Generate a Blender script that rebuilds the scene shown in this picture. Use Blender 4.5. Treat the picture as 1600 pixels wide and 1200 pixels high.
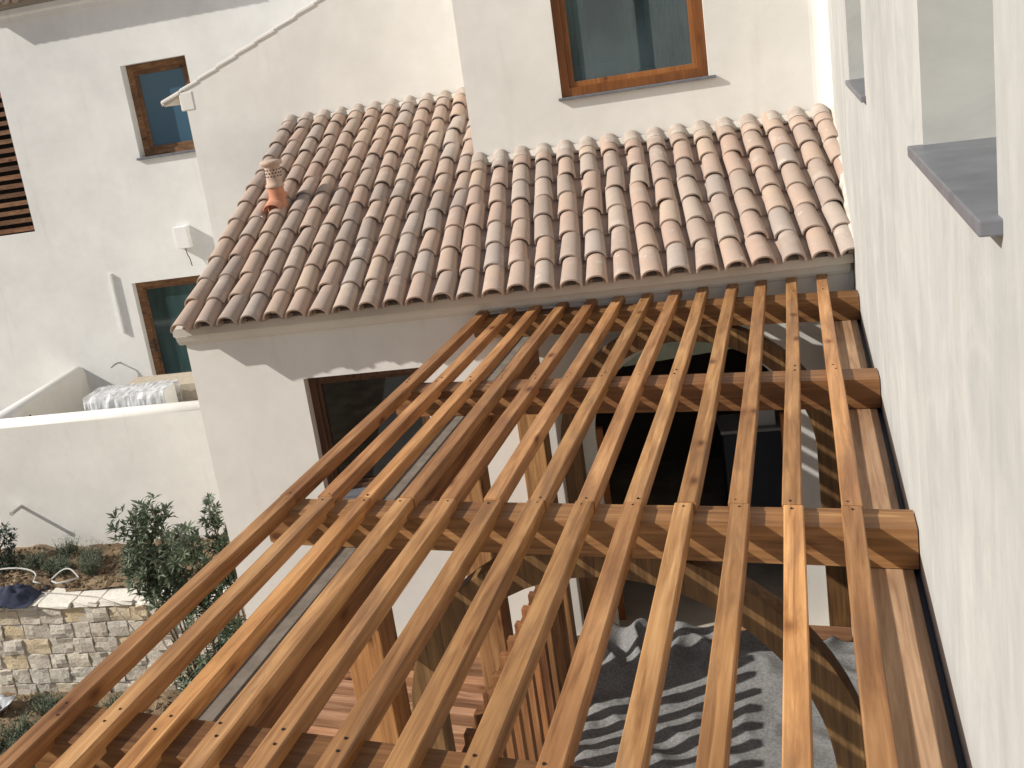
import bpy, bmesh, math, random
from mathutils import Vector, Matrix, noise

# ------------------------------------------------------------------ clear
for o in list(bpy.data.objects):
    bpy.data.objects.remove(o, do_unlink=True)
SC = bpy.context.scene
COL = SC.collection
random.seed(7)
Z0 = 8.05            # eye height above the garden soil; heights below are written relative to the eye

# ------------------------------------------------------------------ camera
cd = bpy.data.cameras.new('camera')
cam = bpy.data.objects.new('camera', cd)
COL.objects.link(cam)
R0 = Vector((0.92525022, 0.34601762, -0.15582552))
R1 = Vector((-0.06560959, -0.25868362, -0.96373405))
R2 = Vector((-0.37364075, 0.90186174, -0.21664500))
M = Matrix(((R0.x, -R1.x, -R2.x, 0), (R0.y, -R1.y, -R2.y, 0), (R0.z, -R1.z, -R2.z, Z0), (0, 0, 0, 1)))
cam.matrix_world = M
cd.sensor_fit = 'HORIZONTAL'
cd.sensor_width = 36.0
cd.lens = 1477.6 * 36 / 1600
cd.shift_x = (800 - 666.9) / 1600
cd.shift_y = -(600 - 457.3) / 1600
cd.clip_start = 0.05
cd.clip_end = 1000
SC.camera = cam

# ------------------------------------------------------------------ sky, sun, exposure
SUN = Vector((-0.716, -0.395, 0.55)).normalized()      # towards the sun
w = bpy.data.worlds.new('World')
SC.world = w
w.use_nodes = True
nt = w.node_tree
bgn = nt.nodes.get('Background') or nt.nodes.new('ShaderNodeBackground')
sky = nt.nodes.new('ShaderNodeTexSky')
sky.sky_type = 'NISHITA'
sky.sun_disc = False
sky.sun_elevation = math.asin(SUN.z)
sky.sun_rotation = math.atan2(SUN.x, SUN.y) % (2 * math.pi)
sky.dust_density = 2.0
sky.altitude = 50
nt.links.new(sky.outputs[0], bgn.inputs[0])
bgn.inputs[1].default_value = 0.072
sl = bpy.data.lights.new('sun', 'SUN')
sl.energy = 4.2
sl.angle = math.radians(0.6)
sl.color = (1.0, 0.95, 0.875)
so = bpy.data.objects.new('sun', sl)
so.rotation_euler = (-SUN).to_track_quat('-Z', 'Y').to_euler()
so.location = (-10, -6, Z0 + 8)
COL.objects.link(so)
vs = SC.view_settings
vs.view_transform = 'Standard'
vs.look = 'None'
vs.exposure = 0.27
vs.gamma = 1.0
vs.use_curve_mapping = False
SC.cycles.max_bounces = 8
SC.cycles.transparent_max_bounces = 12

# ------------------------------------------------------------------ materials
MAT = {}


def newmat(name):
    m = bpy.data.materials.new(name)
    m.use_nodes = True
    t = m.node_tree
    t.nodes.clear()
    out = t.nodes.new('ShaderNodeOutputMaterial')
    b = t.nodes.new('ShaderNodeBsdfPrincipled')
    t.links.new(b.outputs[0], out.inputs[0])
    MAT[name] = m
    return m, t, b, out


def N(t, kind, **kw):
    n = t.nodes.new(kind)
    for k, v in kw.items():
        setattr(n, k, v)
    return n


def ramp(t, fac, stops):
    r = t.nodes.new('ShaderNodeValToRGB')
    e = r.color_ramp.elements
    while len(e) < len(stops):
        e.new(0.5)
    for el, (p, c) in zip(e, stops):
        el.position = p
        el.color = (c[0], c[1], c[2], 1) if not isinstance(c, float) else (c, c, c, 1)
    t.links.new(fac, r.inputs[0])
    return r.outputs[0]


def mixc(t, fac, a, b, mode='MIX'):
    m = t.nodes.new('ShaderNodeMix')
    m.data_type = 'RGBA'
    m.blend_type = mode
    if isinstance(fac, float):
        m.inputs[0].default_value = fac
    else:
        t.links.new(fac, m.inputs[0])
    for sock, v in ((m.inputs[6], a), (m.inputs[7], b)):
        if isinstance(v, tuple):
            sock.default_value = (v[0], v[1], v[2], 1)
        else:
            t.links.new(v, sock)
    return m.outputs[2]


def noise_n(t, vec, scale, detail=4, rough=0.55, dist=0.0):
    n = t.nodes.new('ShaderNodeTexNoise')
    n.inputs['Scale'].default_value = scale
    n.inputs['Detail'].default_value = detail
    n.inputs['Roughness'].default_value = rough
    n.inputs['Distortion'].default_value = dist
    if vec is not None:
        t.links.new(vec, n.inputs['Vector'])
    return n.outputs[0]


def mapping(t, vec, scale):
    m = t.nodes.new('ShaderNodeMapping')
    m.inputs['Scale'].default_value = scale
    t.links.new(vec, m.inputs[0])
    return m.outputs[0]


def bump(t, b, h, strength, dist=0.01, prev=None):
    n = t.nodes.new('ShaderNodeBump')
    n.inputs['Strength'].default_value = strength
    n.inputs['Distance'].default_value = dist
    t.links.new(h, n.inputs['Height'])
    if prev is not None:
        t.links.new(prev, n.inputs['Normal'])
    if b is not None:
        t.links.new(n.outputs[0], b.inputs['Normal'])
    return n.outputs[0]


def coords(t, rnd=True):
    """object coordinates, shifted by a per-object random offset"""
    tc = t.nodes.new('ShaderNodeTexCoord')
    if not rnd:
        return tc.outputs['Object'], None
    oi = t.nodes.new('ShaderNodeObjectInfo')
    mul = N(t, 'ShaderNodeMath', operation='MULTIPLY')
    t.links.new(oi.outputs['Random'], mul.inputs[0])
    mul.inputs[1].default_value = 37.0
    add = N(t, 'ShaderNodeVectorMath', operation='ADD')
    t.links.new(tc.outputs['Object'], add.inputs[0])
    t.links.new(mul.outputs[0], add.inputs[1])
    return add.outputs[0], oi.outputs['Random']


def geo_pos(t):
    return t.nodes.new('ShaderNodeNewGeometry').outputs['Position']


def wood(name, axis, dark, mid, light, rough=0.5, weather=None, spread=0.35):
    m, t, b, out = newmat(name)
    v, rnd = coords(t)
    s = [16.0, 16.0, 16.0]
    s[axis] = 0.9
    gv = mapping(t, v, tuple(s))
    n1 = noise_n(t, gv, 1.6, 7, 0.62, 0.9)
    s2 = [70.0, 70.0, 70.0]
    s2[axis] = 1.6
    n2 = noise_n(t, mapping(t, v, tuple(s2)), 1.0, 3, 0.6)
    c = ramp(t, n1, [(0.28, dark), (0.5, mid), (0.74, light)])
    c = mixc(t, 0.30, c, ramp(t, n2, [(0.3, (0.30, 0.26, 0.22)), (0.7, (1.0, 1.0, 1.0))]), 'MULTIPLY')
    # broad stain along the board
    s3 = [3.0, 3.0, 3.0]
    s3[axis] = 1.1
    n3 = noise_n(t, mapping(t, v, tuple(s3)), 1.3, 3, 0.5)
    c = mixc(t, 0.75, c, ramp(t, n3, [(0.3, (0.60, 0.52, 0.47)), (0.62, (1.12, 1.10, 1.06))]), 'MULTIPLY')
    # knots
    vo = N(t, 'ShaderNodeTexVoronoi')
    s4 = [5.5, 5.5, 5.5]
    s4[axis] = 2.6
    t.links.new(mapping(t, v, tuple(s4)), vo.inputs['Vector'])
    vo.inputs['Scale'].default_value = 1.0
    c = mixc(t, 0.8, c, ramp(t, vo.outputs['Distance'], [(0.07, (0.18, 0.10, 0.06)), (0.13, (0.75, 0.66, 0.58)), (0.21, (1.0, 1.0, 1.0))]), 'MULTIPLY')
    if weather:
        s5 = [9.0, 9.0, 9.0]
        s5[axis] = 1.2
        n4 = noise_n(t, mapping(t, v, tuple(s5)), 1.4, 6, 0.65, 0.5)
        c = mixc(t, ramp(t, n4, [(0.50, 0.0), (0.68, 0.6)]), c, weather)
    hs = N(t, 'ShaderNodeHueSaturation')
    mr = N(t, 'ShaderNodeMapRange')
    t.links.new(rnd, mr.inputs[0])
    mr.inputs[3].default_value = 1.0 - spread
    mr.inputs[4].default_value = 1.0 + spread
    t.links.new(mr.outputs[0], hs.inputs['Value'])
    c = mixc(t, 1.0, c, ramp(t, rnd, [(0.0, (1.0, 0.90, 0.84)), (0.18, (1.14, 1.12, 1.0)), (0.36, (0.86, 0.76, 0.72)), (0.55, (1.18, 1.20, 1.12)), (0.72, (0.98, 0.92, 0.90)), (0.86, (1.16, 1.08, 0.92)), (1.0, (0.80, 0.70, 0.66))]), 'MULTIPLY')
    t.links.new(c, hs.inputs['Color'])
    t.links.new(hs.outputs[0], b.inputs['Base Color'])
    b.inputs['Roughness'].default_value = rough
    b.inputs['Specular IOR Level'].default_value = 0.35
    p = bump(t, None, n1, 0.25, 0.004)
    bump(t, b, n2, 0.25, 0.002, p)
    return m


WD, WM, WL = (0.135, 0.064, 0.027), (0.27, 0.14, 0.060), (0.41, 0.24, 0.112)
for i, a in enumerate('xyz'):
    wood('wood_' + a, i, WD, WM, WL)
wood('slat_wood', 1, (0.22, 0.105, 0.044), (0.43, 0.235, 0.105), (0.60, 0.37, 0.185), 0.5, (0.19, 0.105, 0.06), 0.24)
wood('deck_wood', 0, (0.17, 0.085, 0.05), (0.32, 0.175, 0.105), (0.46, 0.29, 0.19), 0.6)
wood('plate_wood', 1, (0.24, 0.14, 0.085), (0.40, 0.255, 0.165), (0.52, 0.36, 0.25), 0.6, None, 0.1)
wood('batten_wood', 2, (0.13, 0.055, 0.025), (0.26, 0.125, 0.055), (0.38, 0.20, 0.09), 0.6, None, 0.45)
wood('arch_wood', 2, (0.075, 0.042, 0.02), (0.17, 0.098, 0.044), (0.28, 0.17, 0.075), 0.5, None, 0.1)
wood('frame_wood_h', 0, (0.20, 0.08, 0.025), (0.30, 0.125, 0.038), (0.36, 0.165, 0.055), 0.4)
wood('frame_wood_v', 2, (0.20, 0.08, 0.025), (0.30, 0.125, 0.038), (0.36, 0.165, 0.055), 0.4)
wood('dark_frame', 2, (0.05, 0.025, 0.015), (0.10, 0.05, 0.03), (0.15, 0.08, 0.045), 0.5)
wood('louvre_wood', 0, (0.10, 0.05, 0.025), (0.20, 0.105, 0.055), (0.30, 0.18, 0.10), 0.6)


def plaster(name, col, streak=False, var=0.06):
    m, t, b, out = newmat(name)
    v = geo_pos(t)
    n1 = noise_n(t, v, 0.9, 5, 0.6)
    n2 = noise_n(t, v, 5.5, 5, 0.6)
    lo = tuple(c * (1 - 1.6 * var) for c in col)
    hi = tuple(min(0.84, c * (1 + 0.6 * var)) for c in col)
    c = ramp(t, n1, [(0.3, lo), (0.66, hi)])
    c = mixc(t, 0.35, c, ramp(t, n2, [(0.3, (0.88, 0.87, 0.86)), (0.7, (1.0, 1.0, 1.0))]), 'MULTIPLY')
    # run marks and grime, faint
    n5 = noise_n(t, mapping(t, v, (3.0, 3.0, 0.35)), 1.4, 5, 0.65)
    c = mixc(t, 0.5, c, ramp(t, n5, [(0.24, (0.86, 0.84, 0.80)), (0.42, (1.0, 1.0, 1.0))]), 'MULTIPLY')
    if streak:
        n6 = noise_n(t, mapping(t, v, (0.0, 3.2, 0.55)), 1.3, 6, 0.65, 0.7)
        c = mixc(t, 0.85, c, ramp(t, n6, [(0.36, (0.91, 0.91, 0.915)), (0.62, (1.09, 1.085, 1.06))]), 'MULTIPLY')
        n7 = noise_n(t, v, 1.7, 6, 0.7, 1.6)
        c = mixc(t, 0.8, c, ramp(t, n7, [(0.40, (0.93, 0.93, 0.93)), (0.60, (1.07, 1.065, 1.05))]), 'MULTIPLY')
    t.links.new(c, b.inputs['Base Color'])
    b.inputs['Roughness'].default_value = 0.85
    b.inputs['Specular IOR Level'].default_value = 0.2
    p = bump(t, None, noise_n(t, v, 28.0, 5, 0.6), 0.14, 0.003)
    p = bump(t, None, noise_n(t, v, 2.2, 4, 0.5), 0.16, 0.02, p)
    if streak:
        n3 = noise_n(t, mapping(t, v, (0.0, 5.0, 1.1)), 1.2, 5, 0.6, 0.6)
        p = bump(t, b, n3, 0.28, 0.02, p)
    else:
        n3 = noise_n(t, mapping(t, v, (2.2, 2.2, 1.6)), 1.5, 4, 0.55, 0.8)
        p = bump(t, b, n3, 0.10, 0.02, p)
    return m


plaster('plaster', (0.80, 0.785, 0.74))
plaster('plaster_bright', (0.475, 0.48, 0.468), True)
plaster('plaster_rear', (0.785, 0.785, 0.765))
plaster('mortar', (0.58, 0.54, 0.475), False, 0.14)

# roof tiles
m, t, b, out = newmat('tile')
v, rnd = coords(t)
c = ramp(t, rnd, [(0.0, (0.38, 0.315, 0.27)), (0.2, (0.44, 0.345, 0.285)), (0.42, (0.50, 0.38, 0.30)), (0.6, (0.47, 0.345, 0.28)),
                  (0.76, (0.53, 0.415, 0.32)), (0.9, (0.46, 0.395, 0.345)), (1.0, (0.41, 0.35, 0.31))])
n1 = noise_n(t, v, 7.0, 5, 0.6)
c = mixc(t, ramp(t, n1, [(0.42, 0.0), (0.75, 0.6)]), c, (0.40, 0.345, 0.305))
n2 = noise_n(t, v, 3.2, 4, 0.6)
c = mixc(t, ramp(t, n2, [(0.58, 0.0), (0.74, 0.5)]), c, (0.64, 0.58, 0.50))
n3 = noise_n(t, v, 26.0, 4, 0.7)
c = mixc(t, ramp(t, n3, [(0.62, 0.0), (0.72, 0.3)]), c, (0.27, 0.23, 0.20))
n4 = noise_n(t, v, 14.0, 3, 0.5)
c = mixc(t, ramp(t, n4, [(0.70, 0.0), (0.74, 0.6)]), c, (0.72, 0.68, 0.62))
c = mixc(t, 1.0, c, (0.92, 0.90, 0.89), 'MULTIPLY')
c = mixc(t, 0.3, c, ramp(t, noise_n(t, v, 70.0, 3, 0.6), [(0.3, (0.75, 0.75, 0.75)), (0.7, (1.08, 1.08, 1.08))]), 'MULTIPLY')
t.links.new(c, b.inputs['Base Color'])
b.inputs['Roughness'].default_value = 0.9
b.inputs['Specular IOR Level'].default_value = 0.2
p = bump(t, None, n1, 0.3, 0.01)
bump(t, b, noise_n(t, v, 60.0, 4, 0.7), 0.35, 0.004, p)
# old lime washed tiles by the walls
m2, t, b, out = newmat('tile_limewashed')
v, rnd = coords(t)
n1 = noise_n(t, v, 9.0, 5, 0.65)
c = ramp(t, n1, [(0.38, (0.36, 0.29, 0.24)), (0.66, (0.47, 0.42, 0.37))])
t.links.new(c, b.inputs['Base Color'])
b.inputs['Roughness'].default_value = 0.9
bump(t, b, n1, 0.4, 0.01)
# terracotta vent
m, t, b, out = newmat('terracotta')
v = geo_pos(t)
t.links.new(ramp(t, noise_n(t, v, 9.0, 4), [(0.3, (0.45, 0.18, 0.10)), (0.7, (0.60, 0.29, 0.18))]), b.inputs['Base Color'])
b.inputs['Roughness'].default_value = 0.8
m, t, b, out = newmat('terracotta_pale')
v = geo_pos(t)
t.links.new(ramp(t, noise_n(t, v, 12.0, 4), [(0.3, (0.42, 0.29, 0.22)), (0.7, (0.56, 0.43, 0.34))]), b.inputs['Base Color'])
b.inputs['Roughness'].default_value = 0.85


def plain(name, col, rough=0.6, var=0.12, scale=14.0, metallic=0.0, bmp=0.1):
    m, t, b, out = newmat(name)
    v, rnd = coords(t)
    n1 = noise_n(t, v, scale, 4, 0.6)
    t.links.new(ramp(t, n1, [(0.3, tuple(c * (1 - var) for c in col)), (0.7, tuple(min(1, c * (1 + var)) for c in col))]), b.inputs['Base Color'])
    b.inputs['Roughness'].default_value = rough
    b.inputs['Metallic'].default_value = metallic
    if bmp:
        bump(t, b, n1, bmp, 0.005)
    return m


plain('slate', (0.15, 0.155, 0.175), 0.4, 0.22, 9.0)
plain('membrane', (0.035, 0.045, 0.065), 0.6)
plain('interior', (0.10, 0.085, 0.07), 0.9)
plain('interior_pale', (0.42, 0.43, 0.40), 0.9)
plain('reflection_blue', (0.34, 0.44, 0.48), 0.8)  # blue grey of the upper window's reflection, put into a colour
plain('panel_green', (0.42, 0.50, 0.42), 0.8)
plain('dark_hole', (0.015, 0.013, 0.012), 0.9)
plain('white_plastic', (0.78, 0.78, 0.77), 0.4, 0.03)
plain('grey_cable', (0.30, 0.29, 0.27), 0.6)
plain('white_cable', (0.46, 0.45, 0.42), 0.5)
plain('black_cable', (0.02, 0.02, 0.02), 0.5)
plain('pipe_plastic', (0.42, 0.41, 0.39), 0.5)
plain('jacket_blue', (0.022, 0.028, 0.055), 0.9, 0.4, 25.0)
plain('carton', (0.42, 0.36, 0.28), 0.8)
plain('screw', (0.05, 0.035, 0.025), 0.5, 0.2, 20, 0.6)
plain('floor_stone', (0.40, 0.355, 0.29), 0.8, 0.2, 3.0)
plain('bark', (0.15, 0.11, 0.075), 0.9, 0.3, 20.0)
plain('stone_pale', (0.68, 0.64, 0.565), 0.95, 0.14, 9.0, 0.0, 0.6)
plain('tarp', (0.36, 0.37, 0.38), 0.5, 0.15, 6.0)
plain('shade_grey', (0.19, 0.165, 0.135), 0.8, 0.25, 12.0)  # grey of the shaded plate top, put into the colour

# felt
m, t, b, out = newmat('felt')
v = geo_pos(t)
n1 = noise_n(t, v, 55.0, 6, 0.75)
n2 = noise_n(t, v, 4.0, 4, 0.6)
c = ramp(t, n1, [(0.30, (0.12, 0.12, 0.122)), (0.5, (0.205, 0.203, 0.20)), (0.72, (0.31, 0.308, 0.30))])
c = mixc(t, 0.5, c, ramp(t, n2, [(0.3, (0.72, 0.72, 0.73)), (0.7, (1.1, 1.1, 1.08))]), 'MULTIPLY')
t.links.new(c, b.inputs['Base Color'])
b.inputs['Roughness'].default_value = 0.95
b.inputs['Specular IOR Level'].default_value = 0.1
bump(t, b, n1, 0.25, 0.004)

# rubble stone, one colour per stone
m, t, b, out = newmat('stone')
v, rnd = coords(t)
c = ramp(t, rnd, [(0.0, (0.50, 0.46, 0.40)), (0.3, (0.62, 0.57, 0.49)), (0.55, (0.54, 0.51, 0.46)), (0.72, (0.66, 0.61, 0.53)), (0.88, (0.62, 0.51, 0.335)), (0.95, (0.58, 0.48, 0.34)), (1.0, (0.44, 0.42, 0.385))])
n1 = noise_n(t, v, 6.0, 5, 0.65)
c = mixc(t, ramp(t, n1, [(0.5, 0.0), (0.72, 0.6)]), c, (0.68, 0.63, 0.55))
c = mixc(t, 1.0, c, (1.13, 1.12, 1.10), 'MULTIPLY')
c = mixc(t, 0.6, c, ramp(t, noise_n(t, v, 22.0, 5, 0.7), [(0.32, (0.55, 0.53, 0.5)), (0.6, (1.05, 1.05, 1.05))]), 'MULTIPLY')
t.links.new(c, b.inputs['Base Color'])
b.inputs['Roughness'].default_value = 0.95
b.inputs['Specular IOR Level'].default_value = 0.15
p = bump(t, None, n1, 0.8, 0.03)
bump(t, b, noise_n(t, v, 30.0, 5, 0.7), 0.6, 0.012, p)

# soil
m, t, b, out = newmat('soil')
v = geo_pos(t)
n1 = noise_n(t, v, 2.1, 6, 0.65)
c = ramp(t, n1, [(0.3, (0.135, 0.095, 0.06)), (0.5, (0.25, 0.18, 0.115)), (0.7, (0.40, 0.31, 0.20))])
c = mixc(t, 0.7, c, ramp(t, noise_n(t, v, 24.0, 6, 0.75), [(0.3, (0.5, 0.48, 0.45)), (0.65, (1.1, 1.1, 1.1))]), 'MULTIPLY')
t.links.new(c, b.inputs['Base Color'])
b.inputs['Roughness'].default_value = 1.0
b.inputs['Specular IOR Level'].default_value = 0.1
p = bump(t, None, n1, 0.6, 0.06)
bump(t, b, noise_n(t, v, 26.0, 6, 0.75), 0.8, 0.03, p)


def leafmat(name, dark, light, scale=5.0):
    m, t, b, out = newmat(name)
    v = geo_pos(t)
    c = ramp(t, noise_n(t, v, scale, 3, 0.6), [(0.32, dark), (0.68, light)])
    c = mixc(t, 0.5, c, ramp(t, noise_n(t, v, 45.0, 2, 0.5), [(0.3, (0.65, 0.7, 0.65)), (0.7, (1.25, 1.2, 1.2))]), 'MULTIPLY')
    t.links.new(c, b.inputs['Base Color'])
    b.inputs['Roughness'].default_value = 0.55
    tr = N(t, 'ShaderNodeBsdfTranslucent')
    t.links.new(c, tr.inputs[0])
    mx = N(t, 'ShaderNodeMixShader')
    mx.inputs[0].default_value = 0.18
    t.links.new(b.outputs[0], mx.inputs[1])
    t.links.new(tr.outputs[0], mx.inputs[2])
    t.links.new(mx.outputs[0], out.inputs[0])


leafmat('leaf', (0.065, 0.095, 0.056), (0.17, 0.205, 0.13))
leafmat('leaf_dark', (0.022, 0.042, 0.026), (0.06, 0.09, 0.055))
leafmat('leaf_grey', (0.09, 0.115, 0.075), (0.17, 0.19, 0.125))


def glass(name, tint, refl, rough=0.02, refl_tint=None):
    m, t, b, out = newmat(name)
    tr = N(t, 'ShaderNodeBsdfTransparent')
    tr.inputs[0].default_value = (*tint, 1)
    gl = N(t, 'ShaderNodeBsdfGlossy')
    gl.inputs['Roughness'].default_value = rough
    gl.inputs['Color'].default_value = (0.9, 0.95, 1.0, 1)
    lw = N(t, 'ShaderNodeFresnel')
    lw.inputs[0].default_value = 1.5
    add = N(t, 'ShaderNodeMath', operation='ADD')
    t.links.new(lw.outputs[0], add.inputs[0])
    add.inputs[1].default_value = refl
    mx = N(t, 'ShaderNodeMixShader')
    t.links.new(add.outputs[0], mx.inputs[0])
    if refl_tint:      # teal tint painted into the pane in place of real reflections
        b.inputs['Base Color'].default_value = (*refl_tint, 1)
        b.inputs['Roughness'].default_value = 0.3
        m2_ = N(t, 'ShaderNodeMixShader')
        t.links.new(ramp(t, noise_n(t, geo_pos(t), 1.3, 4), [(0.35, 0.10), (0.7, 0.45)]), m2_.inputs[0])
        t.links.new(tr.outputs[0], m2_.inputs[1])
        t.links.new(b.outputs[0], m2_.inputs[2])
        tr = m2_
    t.links.new(tr.outputs[0], mx.inputs[1])
    t.links.new(gl.outputs[0], mx.inputs[2])
    t.links.new(mx.outputs[0], out.inputs[0])


glass('glass_clear', (0.62, 0.74, 0.74), 0.03, refl_tint=(0.075, 0.125, 0.14))
glass('glass_dark', (0.25, 0.30, 0.34), 0.02)
m, t, b, out = newmat('glass_reflect_blue')  # blue reflection put into the base colour of the pane
b.inputs['Base Color'].default_value = (0.030, 0.075, 0.125, 1)
b.inputs['Roughness'].default_value = 0.08
b.inputs['Specular IOR Level'].default_value = 0.5
t.links.new(ramp(t, noise_n(t, geo_pos(t), 0.6, 2), [(0.3, (0.045, 0.105, 0.165)), (0.7, (0.06, 0.125, 0.185))]), b.inputs['Base Color'])
m, t, b, out = newmat('glass_teal')
b.inputs['Roughness'].default_value = 0.08
t.links.new(ramp(t, noise_n(t, mapping(t, geo_pos(t), (2.5, 2.5, 0.4)), 1.0, 3), [(0.35, (0.014, 0.035, 0.036)), (0.7, (0.045, 0.09, 0.09))]), b.inputs['Base Color'])
# thin plastic sheet
m, t, b, out = newmat('plastic_sheet')
b.inputs['Base Color'].default_value = (0.72, 0.74, 0.76, 1)
b.inputs['Roughness'].default_value = 0.25
tr = N(t, 'ShaderNodeBsdfTransparent')
mx = N(t, 'ShaderNodeMixShader')
mr = N(t, 'ShaderNodeMapRange')
t.links.new(noise_n(t, geo_pos(t), 7.0, 4), mr.inputs[0])
mr.inputs[1].default_value = 0.35
mr.inputs[2].default_value = 0.65
mr.inputs[3].default_value = 0.35
mr.inputs[4].default_value = 0.85
t.links.new(mr.outputs[0], mx.inputs[0])
t.links.new(tr.outputs[0], mx.inputs[1])
t.links.new(b.outputs[0], mx.inputs[2])
t.links.new(mx.outputs[0], out.inputs[0])

# ------------------------------------------------------------------ frames and builders
TH = math.radians(10.34)
CT, ST = math.cos(TH), math.sin(TH)


def H(u, d, z):
    """house frame (along the facade, away from the eye, up) to world, height still relative to the eye"""
    return Vector((u * CT - d * ST, u * ST + d * CT, z))


def P(x, y, z):
    return Vector((x, y, z))


class MB:
    def __init__(s):
        s.v = []
        s.f = []

    def add(s, verts, faces):
        k = len(s.v)
        s.v += [Vector(q) for q in verts]
        s.f += [tuple(i + k for i in f) for f in faces]
        return s

    def hexa(s, q):
        return s.add(q, [(0, 1, 2, 3), (7, 6, 5, 4), (0, 4, 5, 1), (1, 5, 6, 2), (2, 6, 7, 3), (3, 7, 4, 0)])

    def box(s, fn, a0, a1, b0, b1, c0, c1):
        return s.hexa([fn(a0, b0, c0), fn(a1, b0, c0), fn(a1, b1, c0), fn(a0, b1, c0), fn(a0, b0, c1), fn(a1, b0, c1), fn(a1, b1, c1), fn(a0, b1, c1)])

    def prism(s, pts0, pts1):
        n = len(pts0)
        f = [tuple(range(n)), tuple(range(2 * n - 1, n - 1, -1))]
        f += [(i, (i + 1) % n, n + (i + 1) % n, n + i) for i in range(n)]
        return s.add(list(pts0) + list(pts1), f)

    def tube(s, path, r, k=8, caps=True):
        path = [Vector(q) for q in path]
        rings = []
        up = Vector((0, 0, 1))
        for i, q in enumerate(path):
            d = (path[min(i + 1, len(path) - 1)] - path[max(i - 1, 0)]).normalized()
            a = d.cross(up)
            if a.length < 1e-3:
                a = d.cross(Vector((1, 0, 0)))
            a.normalize()
            bb = d.cross(a).normalized()
            rr = r[i] if isinstance(r, (list, tuple)) else r
            rings.append([q + (a * math.cos(2 * math.pi * j / k) + bb * math.sin(2 * math.pi * j / k)) * rr for j in range(k)])
        f = []
        for i in range(len(path) - 1):
            for j in range(k):
                f.append((i * k + j, i * k + (j + 1) % k, (i + 1) * k + (j + 1) % k, (i + 1) * k + j))
        if caps:
            f.append(tuple(range(k)))
            f.append(tuple((len(path) - 1) * k + j for j in range(k)))
        return s.add([q for rg in rings for q in rg], f)

    def wall(s, fn, a0, a1, z0, z1, t0, t1, holes=()):
        """slab between depth t0 and t1 with rectangular holes (a0,a1,z0,z1)"""
        A = sorted({a0, a1, *[q for h in holes for q in h[:2] if a0 < q < a1]})
        Zs = sorted({z0, z1, *[q for h in holes for q in h[2:] if z0 < q < z1]})

        def solid(i, j):
            if i < 0 or j < 0 or i >= len(A) - 1 or j >= len(Zs) - 1:
                return False
            a, z = (A[i] + A[i + 1]) / 2, (Zs[j] + Zs[j + 1]) / 2
            return not any(h[0] < a < h[1] and h[2] < z < h[3] for h in holes)
        for i in range(len(A) - 1):
            for j in range(len(Zs) - 1):
                if not solid(i, j):
                    continue
                x0, x1, y0, y1 = A[i], A[i + 1], Zs[j], Zs[j + 1]
                s.add([fn(x0, t0, y0), fn(x1, t0, y0), fn(x1, t0, y1), fn(x0, t0, y1)], [(0, 1, 2, 3)])
                s.add([fn(x0, t1, y0), fn(x0, t1, y1), fn(x1, t1, y1), fn(x1, t1, y0)], [(0, 1, 2, 3)])
                for di, dj, (p0, p1) in ((-1, 0, ((x0, y0), (x0, y1))), (1, 0, ((x1, y1), (x1, y0))), (0, -1, ((x1, y0), (x0, y0))), (0, 1, ((x0, y1), (x1, y1)))):
                    if not solid(i + di, j + dj):
                        s.add([fn(p0[0], t0, p0[1]), fn(p0[0], t1, p0[1]), fn(p1[0], t1, p1[1]), fn(p1[0], t0, p1[1])], [(0, 1, 2, 3)])
        return s


WLOC = {}


def build(name, mb, mat, parent=None, smooth=False, bevel=0.0, kind=None, merge=True, origin=None):
    lo = Vector([min(q[i] for q in mb.v) for i in range(3)])
    hi = Vector([max(q[i] for q in mb.v) for i in range(3)])
    org = Vector(((lo.x + hi.x) / 2, (lo.y + hi.y) / 2, lo.z)) if origin is None else Vector(origin)
    me = bpy.data.meshes.new(name)
    me.from_pydata([q - org for q in mb.v], [], mb.f)
    bm = bmesh.new()
    bm.from_mesh(me)
    if merge:
        bmesh.ops.remove_doubles(bm, verts=bm.verts, dist=1e-5)
        bmesh.ops.recalc_face_normals(bm, faces=bm.faces)
    if bevel:
        eds = [e for e in bm.edges if len(e.link_faces) == 2 and e.calc_face_angle(0) > 0.6]
        bmesh.ops.bevel(bm, geom=eds, offset=bevel, segments=2, affect='EDGES', clamp_overlap=True, profile=0.6)
    bm.to_mesh(me)
    bm.free()
    me.materials.append(MAT[mat])
    if smooth:
        for p_ in me.polygons:
            p_.use_smooth = True
    o = bpy.data.objects.new(name, me)
    COL.objects.link(o)
    wl = org + Vector((0, 0, Z0))
    if parent is not None:
        o.parent = parent
        o.location = wl - WLOC[parent.name]
    else:
        o.location = wl
    WLOC[o.name] = wl
    if kind:
        o['kind'] = kind
    return o


def thing(name, label, cat, loc, group=None):
    o = bpy.data.objects.new(name, None)
    COL.objects.link(o)
    o.empty_display_size = 0.1
    wl = Vector(loc) + Vector((0, 0, Z0))
    o.location = wl
    WLOC[o.name] = wl
    return tag(o, label, cat, group)


def tag(o, label, cat, group=None):
    o['label'] = label
    o['category'] = cat
    if group:
        o['group'] = group
    return o


def struct(name, mb, mat, **kw):
    return build(name, mb, mat, kind='structure', **kw)


def place(name, me, parent, mat4, kind=None):
    """an object that shares mesh data; mat4 is a world matrix with eye-relative height"""
    o = bpy.data.objects.new(name, me)
    COL.objects.link(o)
    mw = Matrix.Translation((0, 0, Z0)) @ mat4
    o.parent = parent
    o.matrix_basis = Matrix.Translation(-WLOC[parent.name]) @ mw
    WLOC[o.name] = mw.translation.copy()
    return o


def frame_m(xa, ya, za, loc):
    return Matrix(((xa.x, ya.x, za.x, loc.x), (xa.y, ya.y, za.y, loc.y), (xa.z, ya.z, za.z, loc.z), (0, 0, 0, 1)))


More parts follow.
